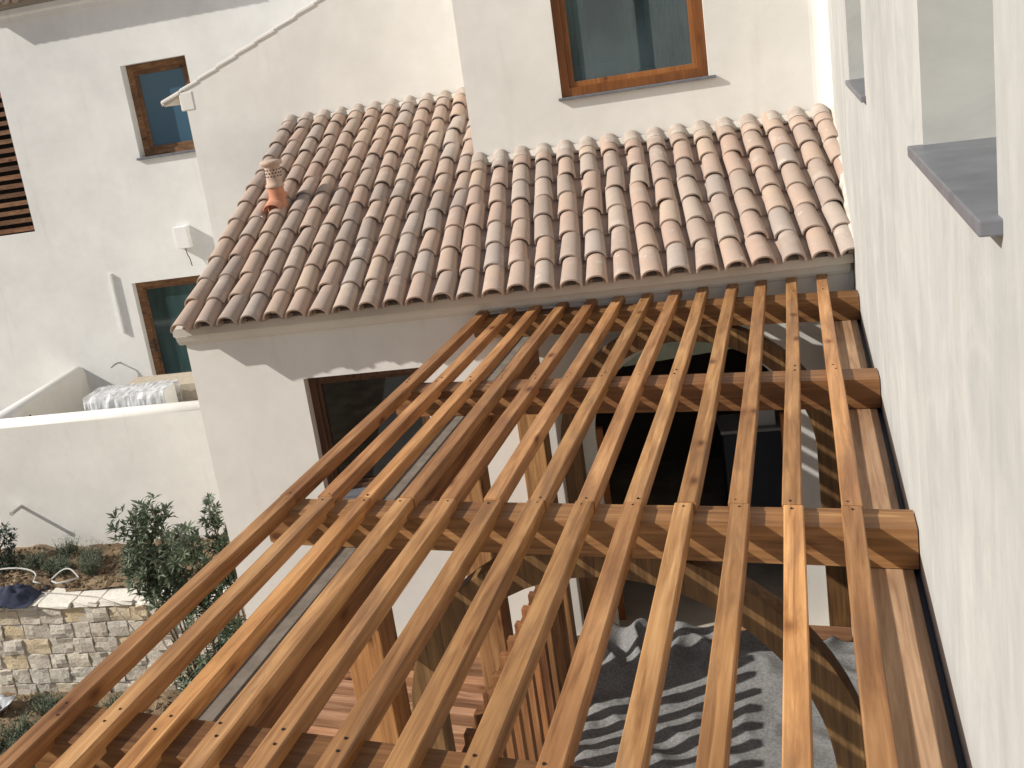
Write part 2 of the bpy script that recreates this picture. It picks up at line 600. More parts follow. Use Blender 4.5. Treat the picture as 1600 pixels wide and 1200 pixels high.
# ------------------------------------------------------------------ setting: ground
WX = 0.337           # face of the side building's wall
FD = 7.651           # facade of the front wing
BD = 9.85            # upper block
GD = 11.70           # gable wall
RD = 15.80           # rear wing wall
PD = 12.87           # terrace parapet
SD = 11.10           # rubble wall face
FLOOR = -5.05
SOIL = -8.05

mb = MB()
mb.add([P(-90, -90, SOIL - 0.12), P(90, -90, SOIL - 0.12), P(90, 120, SOIL - 0.12), P(-90, 120, SOIL - 0.12)], [(0, 1, 2, 3)])
struct('ground', mb, 'soil')


def sheet(fn, a0, a1, na, b0, b1, nb, zf):
    mb = MB()
    vs_ = []
    for j in range(nb + 1):
        for i in range(na + 1):
            a, b_ = a0 + (a1 - a0) * i / na, b0 + (b1 - b0) * j / nb
            vs_.append(fn(a, b_, zf(a, b_)))
    mb.add(vs_, [(j * (na + 1) + i, j * (na + 1) + i + 1, (j + 1) * (na + 1) + i + 1, (j + 1) * (na + 1) + i) for j in range(nb) for i in range(na)])
    return mb


def fb(x, y, s):
    return noise.fractal(Vector((x * s, y * s, 3.1)), 0.8, 2.1, 5)


struct('garden_soil', sheet(H, -13.5, -2.2, 110, 6.0, SD + 0.1, 60, lambda a, b_: SOIL + 0.02 + 0.07 * fb(a, b_, 1.3) + 0.04 * fb(a, b_, 5.0) + 0.035), 'soil', smooth=True)
struct('planting_bed', sheet(H, -13.5, -3.95, 110, SD + 0.32, PD + 0.1, 30, lambda a, b_: -6.50 + 0.06 * fb(a, b_, 1.6) + 0.05 * fb(a, b_, 5.0)), 'soil', smooth=True)
mb = MB()
mb.prism([P(-4.3, -2.0, SOIL), P(WX, -2.0, SOIL), H(1.75, FD, SOIL), P(-4.3, 6.97, SOIL)], [P(-4.3, -2.0, FLOOR), P(WX, -2.0, FLOOR), H(1.75, FD, FLOOR), P(-4.3, 6.97, FLOOR)])
struct('patio_floor', mb, 'floor_stone')

# ------------------------------------------------------------------ front wing
fw = thing('front_wing', 'low cream plastered house wing with clay tile roof behind the pergola', 'house wing', H(-1, FD + 1.5, SOIL))
EAVE_D, EAVE_Z, TAN = 7.37, -1.70, 0.355
AL = math.atan(TAN)
OPEN = (-0.40, 1.20, FLOOR - 0.02, -2.37)
WIN = (-2.885, -1.80, -3.545, -2.39)
mb = MB()
mb.wall(H, -3.92, 1.735, SOIL - 0.1, -1.88, FD, FD + 0.28, [OPEN, WIN])
# spandrels of the arched opening
for sgn in (-1, 1):
    cu, r = 0.40, 0.80
    zc = OPEN[3] - r
    pts = [(cu + sgn * r * math.cos(a), zc + r * math.sin(a)) for a in [math.radians(q) for q in range(0, 91, 9)]]
    poly = pts + [(cu + sgn * r, OPEN[3])]
    if sgn > 0:
        poly = poly[::-1]
    mb.prism([H(a, FD + 0.001, z) for a, z in poly], [H(a, FD + 0.279, z) for a, z in poly])
mb.wall(lambda a, t_, z: H(-3.92 + t_, a, z), FD + 0.28, GD, SOIL - 0.1, -2.0, 0.0, 0.25)
wall_fw = build('wall', mb, 'plaster', fw, merge=True)
mb = MB()
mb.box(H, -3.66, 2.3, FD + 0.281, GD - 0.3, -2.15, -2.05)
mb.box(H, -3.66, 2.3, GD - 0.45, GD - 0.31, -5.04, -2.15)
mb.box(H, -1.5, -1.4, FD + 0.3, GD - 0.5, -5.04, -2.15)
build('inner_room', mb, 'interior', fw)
mb = MB()
mb.box(H, -3.66, 1.9, FD - 0.02, GD - 0.3, -5.2, FLOOR + 0.004)
build('inner_floor', mb, 'floor_stone', fw)
mb = MB()
prof = [(0.0, -1.97), (0.045, -1.955), (0.075, -1.92), (0.095, -1.87), (0.10, -1.80), (0.0, -1.78)]
mb.prism([H(-3.97, FD + 0.02 - a, z) for a, z in prof], [H(1.70, FD + 0.02 - a, z) for a, z in prof])
build('cornice', mb, 'plaster', fw)


def roofz(d):
    return EAVE_Z + (d - EAVE_D) * TAN


# roof deck just under the tiles
mb = MB()
off = 0.105


def deck(u0, u1, d0, d1):
    mb.hexa([H(u0, d0, roofz(d0) - off - 0.07), H(u1, d0, roofz(d0) - off - 0.07), H(u1, d1, roofz(d1) - off - 0.07), H(u0, d1, roofz(d1) - off - 0.07),
             H(u0, d0, roofz(d0) - off), H(u1, d0, roofz(d0) - off), H(u1, d1, roofz(d1) - off), H(u0, d1, roofz(d1) - off)])


deck(-3.93, -1.40, 7.47, GD + 0.02)
deck(-1.40, 1.70, 7.47, BD + 0.02)
roof = build('roof', mb, 'mortar', fw)


def barrel(w0, w1, L, h, th=0.014, seg=9, inv=False, wob=0.0):
    """half barrel tile; y from 0 (low, wide end) to L"""
    vs_, fs = [], []
    nl = 3
    for j in range(nl + 1):
        y = L * j / nl
        ww = w0 + (w1 - w0) * j / nl
        for lay in (0, 1):
            for i in range(seg + 1):
                a = math.pi * i / seg
                rx, rz = ww / 2 - lay * th, h * (ww / w0) - lay * th
                z = rz * math.sin(a) ** 0.85
                x = -rx * math.cos(a)
                vs_.append(Vector((x + wob * math.sin(3 * y), y, -z if inv else z)))
    W = seg + 1
    for j in range(nl):
        for lay in (0, 1):
            for i in range(seg):
                q = (j * 2 + lay) * W + i
                r_ = ((j + 1) * 2 + lay) * W + i
                fs.append((q, q + 1, r_ + 1, r_))
        for i in (0, seg):
            fs.append(((j * 2) * W + i, (j * 2 + 1) * W + i, ((j + 1) * 2 + 1) * W + i, ((j + 1) * 2) * W + i))
    for j in (0, nl):
        for i in range(seg):
            fs.append(((j * 2) * W + i, (j * 2) * W + i + 1, (j * 2 + 1) * W + i + 1, (j * 2 + 1) * W + i))
    return vs_, fs


def barrel_mesh(name, mat, *a, **k):
    vs_, fs = barrel(*a, **k)
    me = bpy.data.meshes.new(name)
    me.from_pydata(vs_, [], fs)
    bm = bmesh.new()
    bm.from_mesh(me)
    bmesh.ops.recalc_face_normals(bm, faces=bm.faces)
    bm.to_mesh(me)
    bm.free()
    me.materials.append(MAT[mat])
    for p_ in me.polygons:
        p_.use_smooth = True
    for e in me.edges:
        pass
    try:
        me.set_sharp_from_angle(angle=math.radians(50))
    except Exception:
        pass
    return me


TILES = [barrel_mesh('roof_tile', 'tile', 0.178 + dw, 0.150 + dw, 0.46, 0.081 + dh, wob=wb) for dw, dh, wb in ((0, 0, 0), (0.006, 0.003, 0.004), (-0.005, 0.004, -0.004))]
TILES_W = barrel_mesh('roof_tile_limewashed', 'tile_limewashed', 0.172, 0.150, 0.30, 0.078)
pans = MB()
EXPO = 0.378
fringe = MB()
for i in range(0, 28):
    ue = -3.795 + 0.2105 * i
    if i <= 11:
        ut, dt = -3.90 + 0.2215 * i, GD - 0.05
    else:
        ut, dt = -1.341 + 0.223 * (i - 12), BD - 0.05
    A = H(ue, EAVE_D, roofz(EAVE_D) - 0.078)
    B = H(ut, dt, roofz(dt) - 0.078)
    Ld = (B - A).length
    ya = (B - A).normalized()
    side = H(1, 0, 0)
    za = side.cross(ya).normalized()
    xa = ya.cross(za).normalized()
    nrow = int(math.ceil((Ld - 0.10) / EXPO))
    for r_ in range(nrow):
        s0 = r_ * EXPO + random.uniform(-0.014, 0.014) + (random.uniform(-0.015, 0.01) if r_ == 0 else 0)
        last = r_ == nrow - 1
        if s0 + 0.46 > Ld + 0.25:
            pass
        tilt = math.radians(-2.0 + random.uniform(-1.0, 1.0))
        yaw = math.radians(random.uniform(-2.6, 2.6))
        y2 = (ya * math.cos(tilt) + za * math.sin(tilt)).normalized()
        x2 = (xa * math.cos(yaw) + y2 * math.sin(yaw)).normalized()
        z2 = x2.cross(y2).normalized()
        y2 = z2.cross(x2).normalized()
        pos = A + ya * s0 + za * (0.016 + random.uniform(-0.003, 0.004)) + xa * random.uniform(-0.007, 0.007)
        place('roof_tile', random.choice(TILES), roof, frame_m(x2, y2, z2, pos))
    # lime washed starter piece against the wall
    pos = A + ya * (Ld - 0.14) + za * 0.018
    place('limewashed_tile', TILES_W, roof, frame_m(xa, ya, za, pos))
    # channel tiles between this column and the next
    un, utn = ue + 0.10525, ut + 0.111
    A2 = H(un, EAVE_D + 0.045, roofz(EAVE_D + 0.045) - 0.05)
    B2 = H(utn, dt, roofz(dt) - 0.05)
    L2 = (B2 - A2).length
    ya2 = (B2 - A2).normalized()
    za2 = side.cross(ya2).normalized()
    xa2 = ya2.cross(za2).normalized()
    if i < 27:
        for r_ in range(int(L2 / EXPO) + 1):
            vs_, fs = barrel(0.140, 0.168, 0.46, 0.05, seg=6, inv=True)
            fm = frame_m(xa2, ya2, za2, A2 + ya2 * (r_ * EXPO) + za2 * (0.004 - 0.0))
            tl = math.radians(-1.6)
            rot = Matrix.Rotation(tl, 4, 'X')
            pans.add([fm @ (rot @ q) for q in vs_], fs)
        # mortar pad closing the row at the wall
        q0 = A2 + ya2 * (L2 - 0.10)
        blk = MB()
        hw = 0.052 + random.uniform(-0.006, 0.006)
        jit = random.uniform(-0.006, 0.006)
        c8 = []
        for zz in (-0.03, 0.024 + jit):
            for (sx, sy) in ((-hw, 0.0), (hw, 0.0), (hw, 0.12), (-hw, 0.12)):
                c8.append(q0 + xa2 * sx + ya2 * sy + za2 * (zz + (0.0 if zz < 0 else -0.015 * (sy < 0.05))))
        blk.hexa(c8)
        build('mortar_pad', blk, 'mortar', roof, bevel=0.012)
    # mortar scallop under each eave tile
    arc = [A + xa * (0.070 * math.cos(a)) + za * (0.062 * math.sin(a) + 0.006) + ya * 0.13 for a in [math.pi * k / 8 for k in range(9)]]
    fringe.prism(arc, [q + ya * 0.04 for q in arc])
build('channel_tiles', pans, 'tile', roof, smooth=True, kind='stuff', merge=False)
build('eave_mortar', fringe, 'mortar', roof)
# mortar fillet along the right wall and along the block
fil = MB()
for k in range(26):
    d0_, d1_ = EAVE_D + 0.1 + k * 0.093, EAVE_D + 0.1 + (k + 1) * 0.093
    y0_, y1_ = d0_, d1_
    U0, U1 = (WX + ST * d0_) / CT, (WX + ST * d1_) / CT
    j0 = 0.02 + 0.018 * noise.noise(Vector((d0_ * 6, 0, 0)))
    j1 = 0.02 + 0.018 * noise.noise(Vector((d1_ * 6, 0, 0)))
    fil.hexa([H(U0 - j0 - 0.02, d0_, roofz(d0_) - 0.1), H(U0 + 0.02, d0_, roofz(d0_) - 0.1), H(U1 + 0.02, d1_, roofz(d1_) - 0.1), H(U1 - j1 - 0.02, d1_, roofz(d1_) - 0.1),
              H(U0 - j0, d0_, roofz(d0_) - 0.005), H(U0 + 0.02, d0_, roofz(d0_) + 0.03), H(U1 + 0.02, d1_, roofz(d1_) + 0.03), H(U1 - j1, d1_, roofz(d1_) - 0.005)])
build('verge_mortar', fil, 'mortar', roof, smooth=True)


def window(parent, fn, a0, a1, z0, z1, t, fw_=0.10, fd=0.07, glassm='glass_dark', wm='frame_wood_v', name='window', inner=0.035):
    """frame at depth t inside an opening; parts: frame bars joined as the window, sash, pane"""
    mb = MB()
    mb.wall(fn, a0, a1, z0, z1, t, t + fd, [(a0 + fw_, a1 - fw_, z0 + fw_, z1 - fw_)])
    wv = build(name, mb, wm, parent, bevel=0.006)
    b0, b1, y0, y1 = a0 + fw_, a1 - fw_, z0 + fw_, z1 - fw_
    mb = MB()
    mb.wall(fn, b0, b1, y0, y1, t + 0.02, t + fd - 0.004, [(b0 + inner, b1 - inner, y0 + inner, y1 - inner)])
    build('sash', mb, wm, wv, bevel=0.004)
    mb = MB()
    mb.box(fn, b0 + inner - 0.004, b1 - inner + 0.004, t + 0.04, t + 0.048, y0 + inner - 0.004, y1 - inner + 0.004)
    build('pane', mb, glassm, wv)
    return wv


def sill(parent, fn, a0, a1, t0, t1, z, th=0.028):
    mb = MB()
    mb.box(fn, a0, a1, t0, t1, z - th, z)
    return build('sill', mb, 'slate', parent, bevel=0.004)


wv = window(fw, H, WIN[0], WIN[1], WIN[2], WIN[3], FD + 0.11, fw_=0.07, glassm='glass_dark', wm='dark_frame')
sill(wv, H, WIN[0] - 0.04, WIN[1] + 0.04, FD - 0.04, FD + 0.11, WIN[2] + 0.028)
# things in the arched opening: timber door jambs and a fanlight bar
mb = MB()
mb.box(H, OPEN[0] + 0.002, OPEN[0] + 0.06, FD + 0.20, FD + 0.26, OPEN[2], OPEN[3] - 0.8)
build('door_jamb', mb, 'frame_wood_v', fw, bevel=0.004)
mb = MB()
mb.box(H, OPEN[1] - 0.06, OPEN[1] - 0.002, FD + 0.20, FD + 0.26, OPEN[2], OPEN[3] - 0.8)
build('door_jamb', mb, 'frame_wood_v', fw, bevel=0.004)

# ------------------------------------------------------------------ upper block with the big window
ub = thing('upper_block', 'taller cream plastered block rising behind the tile roof with large wooden window', 'house block', H(0.5, BD + 1.5, SOIL))
UW = (-0.42, 1.02, -0.41, 1.35)
mb = MB()
mb.wall(H, -1.39, 2.9, -3.0, 3.2, BD, BD + 0.25, [UW])
mb.wall(lambda a, t_, z: H(-1.39 + t_, a, z), BD + 0.25, BD + 4.0, -3.0, 3.2, 0.0, 0.25)
mb.wall(H, -1.39, 2.9, -3.0, 3.2, BD + 4.0, BD + 4.2)
build('wall', mb, 'plaster', ub)
mb = MB()
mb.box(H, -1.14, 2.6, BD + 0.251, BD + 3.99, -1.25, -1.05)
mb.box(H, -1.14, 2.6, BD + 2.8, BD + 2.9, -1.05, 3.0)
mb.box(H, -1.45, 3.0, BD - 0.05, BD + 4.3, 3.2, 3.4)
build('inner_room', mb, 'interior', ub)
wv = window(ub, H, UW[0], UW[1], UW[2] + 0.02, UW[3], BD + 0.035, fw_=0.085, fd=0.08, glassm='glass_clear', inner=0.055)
sill(wv, H, UW[0] - 0.035, UW[1] + 0.06, BD - 0.045, BD + 0.06, UW[2] + 0.022)

# ------------------------------------------------------------------ gable house behind
gb = thing('gable_wing', 'cream gable wall with lime washed sloping verge rising above the tile roof', 'house wing', H(-3.3, GD + 2, SOIL))
g0, gz0, gs = -5.27, 0.36, 0.392
poly = [(g0, SOIL - 0.1), (-1.30, SOIL - 0.1), (-1.30, gz0 + gs * (-1.30 - g0)), (g0, gz0)]
mb = MB()
mb.prism([H(a, GD, z) for a, z in poly], [H(a, RD - 0.02, z) for a, z in poly])
build('wall', mb, 'plaster', gb)
mb = MB()
mb.prism([H(g0 - 0.30, GD + 0.01, gz0 - 0.165), H(-1.30, GD + 0.01, gz0 + gs * (-1.30 - g0) - 0.05), H(-1.30, GD + 0.01, gz0 + gs * (-1.30 - g0) - 0.012), H(g0 - 0.30, GD + 0.01, gz0 - 0.13)],
         [H(g0 - 0.30, RD - 0.05, gz0 - 0.165), H(-1.30, RD - 0.05, gz0 + gs * (-1.30 - g0) - 0.05), H(-1.30, RD - 0.05, gz0 + gs * (-1.30 - g0) - 0.012), H(g0 - 0.30, RD - 0.05, gz0 - 0.13)])
groof = build('roof', mb, 'mortar', gb)
# verge: lime washed coping pieces laid up the slope
ys = (H(1, 0, 0) + Vector((0, 0, gs))).normalized()
zs = ys.cross(H(0, 1, 0)) * -1
for k in range(16):
    a = -5.60 + k * 0.285
    if a > -1.5:
        break
    c0 = H(a, GD - 0.014, gz0 + gs * (a - g0) - 0.022)
    blk = MB()
    q = []
    wv_ = 0.30
    for dz in (0.0, 0.045 + random.uniform(-0.006, 0.008)):
        for (l_, dd) in ((0, 0), (wv_, 0), (wv_, 0.20), (0, 0.20)):
            q.append(c0 + ys * l_ + H(0, dd, 0) + Vector((0, 0, dz + (0.018 if l_ == 0 else 0))))
    blk.hexa(q)
    build('verge_coping', blk, 'plaster', groof, bevel=0.012)
# corbel and eave tile ends at the low corner
blk = MB()
blk.box(H, g0 - 0.07, g0 + 0.12, GD - 0.008, GD + 0.5, gz0 - 0.26, gz0 - 0.02)
build('corbel', blk, 'plaster', gb, bevel=0.015)
for k in range(5):
    ya = ys
    za = zs.normalized()
    if za.z < 0:
        za = -za
    xa = ya.cross(za).normalized()
    place('roof_tile', TILES[k % 3], groof, frame_m(xa, ya, za, H(g0 - 0.36, GD + 0.16 + 0.21 * k, gz0 - 0.155)))

# ------------------------------------------------------------------ rear wing
rw = thing('rear_wing', 'tall white house wall with shuttered window, small window and balcony door', 'house wing', H(-9, RD + 1, SOIL))
RWIN = (-8.18, -6.95, -0.57, 1.07)
RDOOR = (-8.90, -6.9, -5.05, -2.78)
RSH = (-12.4, -10.58, -1.585, 1.3)
mb = MB()
mb.wall(H, -14.0, -1.2, SOIL - 0.1, 2.6, RD, RD + 0.35, [RWIN, RDOOR, RSH])
build('wall', mb, 'plaster_rear', rw)
mb = MB()
mb.box(H, -14, -1.2, RD + 0.5, RD + 0.55, -6, 2.5)
build('inner_room', mb, 'dark_hole', rw)
mb = MB()
prof = [(0.0, 2.14), (0.05, 2.14), (0.05, 2.20), (0.10, 2.24), (0.10, 2.33), (0.0, 2.36)]
mb.prism([H(-10.5, RD + 0.01 - a, z) for a, z in prof], [H(-1.3, RD + 0.01 - a, z) for a, z in prof])
build('cornice', mb, 'plaster_rear', rw)
mb = MB()
mb.hexa([H(-10.62, RD - 0.06, 2.39), H(-1.3, RD - 0.06, 2.39), H(-1.3, RD + 3.0, 3.5), H(-10.62, RD + 3.0, 3.5),
         H(-10.62, RD - 0.06, 2.45), H(-1.3, RD - 0.06, 2.45), H(-1.3, RD + 3.0, 3.56), H(-10.62, RD + 3.0, 3.56)])
rroof = build('roof', mb, 'mortar', rw)
rp = MB()
for k in range(21):
    uu = -10.60 + 0.2105 * k
    A = H(uu, RD - 0.33, 2.36)
    ya = (H(0, 1, TAN)).normalized()
    za = H(1, 0, 0).cross(ya).normalized()
    xa = ya.cross(za)
    for r_ in range(2):
        place('roof_tile', TILES[(k + r_) % 3], rroof, frame_m(xa, ya, za, A + ya * (r_ * EXPO) + za * 0.02))
    vs_, fs = barrel(0.140, 0.168, 0.9, 0.05, seg=6, inv=True)
    fm = frame_m(xa, ya, za, A + xa * 0.105 + za * 0.045 + ya * 0.13)
    rp.add([fm @ q for q in vs_], fs)
build('channel_tiles', rp, 'tile', rroof, smooth=True, kind='stuff', merge=False)
wv = window(rw, H, RWIN[0], RWIN[1], RWIN[2], RWIN[3], RD + 0.20, fw_=0.12, glassm='glass_reflect_blue', inner=0.07, wm='louvre_wood')
sill(wv, H, RWIN[0] - 0.05, RWIN[1] + 0.05, RD - 0.05, RD + 0.20, RWIN[2] + 0.03, 0.04)
wv = window(rw, H, RDOOR[0], RDOOR[1], RDOOR[2], RDOOR[3], RD + 0.13, fw_=0.12, glassm='glass_teal', inner=0.05, name='balcony_door', wm='louvre_wood')
mb = MB()
mb.box(H, RDOOR[0] + 0.10, RDOOR[0] + 0.135, RD + 0.10, RD + 0.128, -4.15, -3.9)
build('handle', mb, 'membrane', wv, bevel=0.006)
# louvred shutter
mb = MB()
mb.box(H, RSH[0], RSH[1], RD + 0.20, RD + 0.22, RSH[2], RSH[3])
sh = build('shutter', mb, 'dark_hole', rw)
for k in range(18):
    zz = RSH[2] + 0.03 + k * 0.163
    mb = MB()
    mb.hexa([H(RSH[0], RD + 0.05, zz), H(RSH[1], RD + 0.05, zz), H(RSH[1], RD + 0.13, zz + 0.02), H(RSH[0], RD + 0.13, zz + 0.02),
             H(RSH[0], RD + 0.05, zz + 0.075), H(RSH[1], RD + 0.05, zz + 0.075), H(RSH[1], RD + 0.13, zz + 0.085), H(RSH[0], RD + 0.13, zz + 0.085)])
    build('slat', mb, 'louvre_wood', sh)

# ------------------------------------------------------------------ side building on the right
sb = thing('side_building', 'tall bright white trowelled wall with deep window recesses beside the pergola', 'house wall', P(0.7, 4, SOIL))


def RWf(a, t_, z):
    return P(WX + t_, a, z)


H1 = (2.0, 3.10, -0.41, 1.6)
H2 = (5.45, 6.88, -0.43, 1.5)
mb = MB()
mb.wall(RWf, -4.0, 12.5, SOIL - 0.1, 3.4, 0.0, 0.45, [H1, H2])
build('wall', mb, 'plaster_bright', sb)
mb = MB()
mb.box(P, WX + 0.451, WX + 0.5, -4, 12.5, SOIL, 3.3)
build('inner_lining', mb, 'interior_pale', sb)
for hh, pr_ in ((H1, 0.04), (H2, 0.025)):
    mb = MB()
    mb.box(RWf, hh[0] - 0.045, hh[1] + 0.02, -pr_, 0.40, hh[2] - 0.03, hh[2] + 0.002)
    build('sill', mb, 'slate', sb, bevel=0.004)
    mb = MB()
    mb.box(RWf, hh[0], hh[1], 0.36, 0.42, hh[2] + 0.003, hh[3])
    build('window', mb, 'glass_teal', sb)
# coved corner between this wall and the upper block
mb = MB()
Uc = (WX + ST * BD) / CT
arc = []
rr_ = 0.17
for k in range(9):
    a = math.radians(90 * k / 8)
    arc.append((Uc - rr_ + rr_ * math.sin(a) + 0.0, BD - rr_ + rr_ * math.cos(a)))
poly = [(Uc + 0.15, BD + 0.05)] + [(Uc - rr_, BD + 0.05)] + arc + [(Uc + 0.15, BD - rr_)]
mb.prism([H(a, b_, -0.93) for a, b_ in poly], [H(a, b_, 3.1) for a, b_ in poly])
build('corner_cove', mb, 'plaster', ub)

# ------------------------------------------------------------------ terrace and its parapets
pp = thing('terrace_parapet', 'thick white parapet wall with rounded top round the terrace below balcony door', 'parapet', H(-8, PD, SOIL))
ptop = -4.25


def rounded(t0, t1, z0, z1, r=0.11):
    pts = [(t0, z0), (t1, z0)]
    for k in range(9):
        a = math.radians(180 * k / 8)
        c_ = (t0 + t1) / 2
        hw = (t1 - t0) / 2
        pts.append((c_ + hw * math.cos(a), z1 - r + r * math.sin(a)))
    return pts


pr_ = rounded(PD, PD + 0.26, SOIL, ptop)
mb = MB()
mb.prism([H(-10.55, a, z) for a, z in pr_], [H(-4.9, a, z) for a, z in pr_])
build('front_wall', mb, 'plaster', pp, smooth=False)
pr_ = rounded(-10.56, -10.27, SOIL, ptop)
mb = MB()
mb.prism([H(a, PD + 0.18, z) for a, z in pr_], [H(a, RD + 0.02, z) for a, z in pr_])
build('side_wall', mb, 'plaster', pp)
for o_ in pp.children:
    for p_ in o_.data.polygons:
        p_.use_smooth = abs(p_.normal.z) > 0.12 and p_.area < 3 and len(p_.vertices) == 4
mb = MB()
mb.box(H, -10.3, -5.2, PD + 0.2, RD, SOIL, -5.08)
struct('terrace_floor', mb, 'floor_stone')

# wrapped unit and carton on the terrace
ac = thing('wrapped_unit', 'grey box wrapped in crinkled clear plastic sheet on the terrace', 'wrapped unit', H(-8, 13.6, -5.08))
mb = MB()
mb.box(H, -8.75, -7.45, 13.35, 13.85, -5.08, -4.17)
build('casing', mb, 'white_plastic', ac, bevel=0.02)
mb = MB()
nu, nv = 60, 26
vs_ = []
prof = [(13.30, -5.06), (13.30, -4.14), (13.90, -4.14), (13.90, -5.06)]
seglen = [0.92, 0.60, 0.92]
for i in range(nu + 1):
    uu = -8.82 + 1.44 * i / nu
    for j in range(nv + 1):
        s_ = 2.44 * j / nv
        k = 0
        while k < 2 and s_ > seglen[k]:
            s_ -= seglen[k]
            k += 1
        f_ = s_ / seglen[k]
        dd = prof[k][0] + (prof[k + 1][0] - prof[k][0]) * f_
        zz = prof[k][1] + (prof[k + 1][1] - prof[k][1]) * f_
        nn = noise.noise(Vector((uu * 9, dd * 3, zz * 3)))
        n2_ = abs(noise.noise(Vector((uu * 16, dd * 5, zz * 2.5))))
        vs_.append(H(uu, dd + 0.035 * nn * (-1 if k == 0 else 1) - (0.03 * n2_ if k == 0 else 0), zz + (0.05 * n2_ + 0.02 * nn if k == 1 else 0.0)))
mb.add(vs_, [(i * (nv + 1) + j, i * (nv + 1) + j + 1, (i + 1) * (nv + 1) + j + 1, (i + 1) * (nv + 1) + j) for i in range(nu) for j in range(nv)])
build('plastic_wrap', mb, 'plastic_sheet', ac)
mb = MB()
mb.box(H, -8.6, -7.12, 14.0, 14.7, -5.08, -4.26)
cb = build('cardboard_box', mb, 'carton', bevel=0.01)
tag(cb, 'beige cardboard box standing behind the plastic wrapped unit', 'box')

# ------------------------------------------------------------------ small fittings on the rear wall
eb = thing('junction_box', 'white electrical box with loose cable on the rear house wall', 'electrical box', H(-7.6, RD, -2.24))
mb = MB()
mb.box(H, -7.79, -7.53, RD - 0.14, RD - 0.001, -2.24, -1.84)
build('housing', mb, 'white_plastic', eb, bevel=0.012)
mb = MB()
mb.tube([H(-7.66, RD - 0.07, -2.23), H(-7.64, RD - 0.09, -2.35), H(-7.60, RD - 0.10, -2.45), H(-7.60, RD - 0.08, -2.58)], 0.008)
build('cable', mb, 'black_cable', eb, smooth=True)
mb = MB()
mb.box(H, -9.30, -9.25, RD - 0.055, RD - 0.001, -3.69, -2.54)
o_ = build('wall_light', mb, 'white_plastic', bevel=0.006)
tag(o_, 'long white upright light strip on rear wall beside balcony door', 'wall light')
mb = MB()
mb.tube([H(-9.50, RD + 0.02, -4.27), H(-9.50, RD - 0.10, -4.24), H(-9.56, RD - 0.14, -4.26), H(-9.62, RD - 0.15, -4.30)], 0.016)
o_ = build('conduit_stub', mb, 'grey_cable', smooth=True)
tag(o_, 'short grey conduit stub poking out of rear wall above the parapet', 'conduit')
mb = MB()
mb.tube([H(-10.11, PD + 0.05, -5.734), H(-10.11, PD - 0.27, -5.734)], 0.032, 12)
mb.tube([H(-10.11, PD - 0.25, -5.734), H(-10.11, PD - 0.272, -5.734)], 0.038, 12)
o_ = build('drain_spout', mb, 'pipe_plastic', smooth=False)
tag(o_, 'grey drain pipe spout sticking out of the parapet wall', 'drain spout')
wr = MB()
for k, (dd, zz) in enumerate([(13.55, -4.62), (13.75, -4.62), (13.65, -4.50)]):
    wr.tube([H(-10.28, dd, zz), H(-10.20, dd + 0.03, zz - 0.02), H(-10.16, dd + 0.10, zz + 0.03), H(-10.18, dd + 0.16, zz - 0.05), H(-10.22, dd + 0.1, zz - 0.12)], 0.014, 6)
o_ = build('cable_bundle', wr, 'black_cable', smooth=True)
tag(o_, 'dark loose cable ends on inner face of terrace side parapet', 'cables')

# ------------------------------------------------------------------ vent pipe on the roof
uv_, dv_ = -3.43, 9.36
zb_ = roofz(dv_)
vp = thing('roof_vent', 'terracotta vent pipe with perforated pale cap on the tile roof', 'roof vent', H(uv_, dv_, zb_ - 0.08))


def lathe(mb, c, prof, k=20, tilt=(0, 0)):
    vs_ = []
    for r_, z_ in prof:
        for j in range(k):
            a = 2 * math.pi * j / k
            vs_.append(c + Vector((r_ * math.cos(a) + tilt[0] * z_, r_ * math.sin(a) + tilt[1] * z_, z_)))
    fs = [(i * k + j, i * k + (j + 1) % k, (i + 1) * k + (j + 1) % k, (i + 1) * k + j) for i in range(len(prof) - 1) for j in range(k)]
    fs.append(tuple(range(k)))
    fs.append(tuple((len(prof) - 1) * k + j for j in range(k)))
    mb.add(vs_, fs)


cv = H(uv_, dv_, zb_)
tl = (0.02, 0.0)
mb = MB()
lathe(mb, cv, [(0.125, -0.10), (0.105, -0.02), (0.088, 0.04), (0.085, 0.15), (0.085, 0.17)], tilt=tl)
base = build('pipe', mb, 'terracotta', vp, smooth=True)
mb = MB()
fl = []
q0 = H(uv_ - 0.02, dv_ - 0.16, roofz(dv_ - 0.16) - 0.005)
mb.add(*(lambda vf: ([frame_m(H(1, 0, 0), H(0, 1, TAN).normalized(), H(1, 0, 0).cross(H(0, 1, TAN).normalized()), q0) @ q for q in vf[0]], vf[1]))(barrel(0.20, 0.18, 0.34, 0.085)))
build('flashing_tile', mb, 'terracotta', vp, smooth=True)
mb = MB()
lathe(mb, cv, [(0.092, 0.165), (0.098, 0.18), (0.096, 0.20), (0.082, 0.212), (0.079, 0.30), (0.080, 0.375), (0.084, 0.39), (0.112, 0.405), (0.118, 0.425), (0.108, 0.445), (0.04, 0.455)], tilt=tl)
capo = build('cap', mb, 'terracotta_pale', vp, smooth=True)
holes = MB()
for rr2 in range(3):
    for j in range(14):
        a = 2 * math.pi * (j + 0.5 * rr2) / 14
        z_ = 0.285 + 0.033 * rr2
        rad = 0.0800
        c_ = cv + Vector((rad * math.cos(a) + tl[0] * z_, rad * math.sin(a) + tl[1] * z_, z_))
        tx = Vector((-math.sin(a), math.cos(a), 0))
        nrm = Vector((math.cos(a), math.sin(a), 0))
        ring = [c_ + tx * (0.008 * math.cos(b_)) + Vector((0, 0, 0.008 * math.sin(b_))) for b_ in [2 * math.pi * q / 6 for q in range(6)]]
        holes.prism([q + nrm * 0.0035 for q in ring], [q - nrm * 0.004 for q in ring])
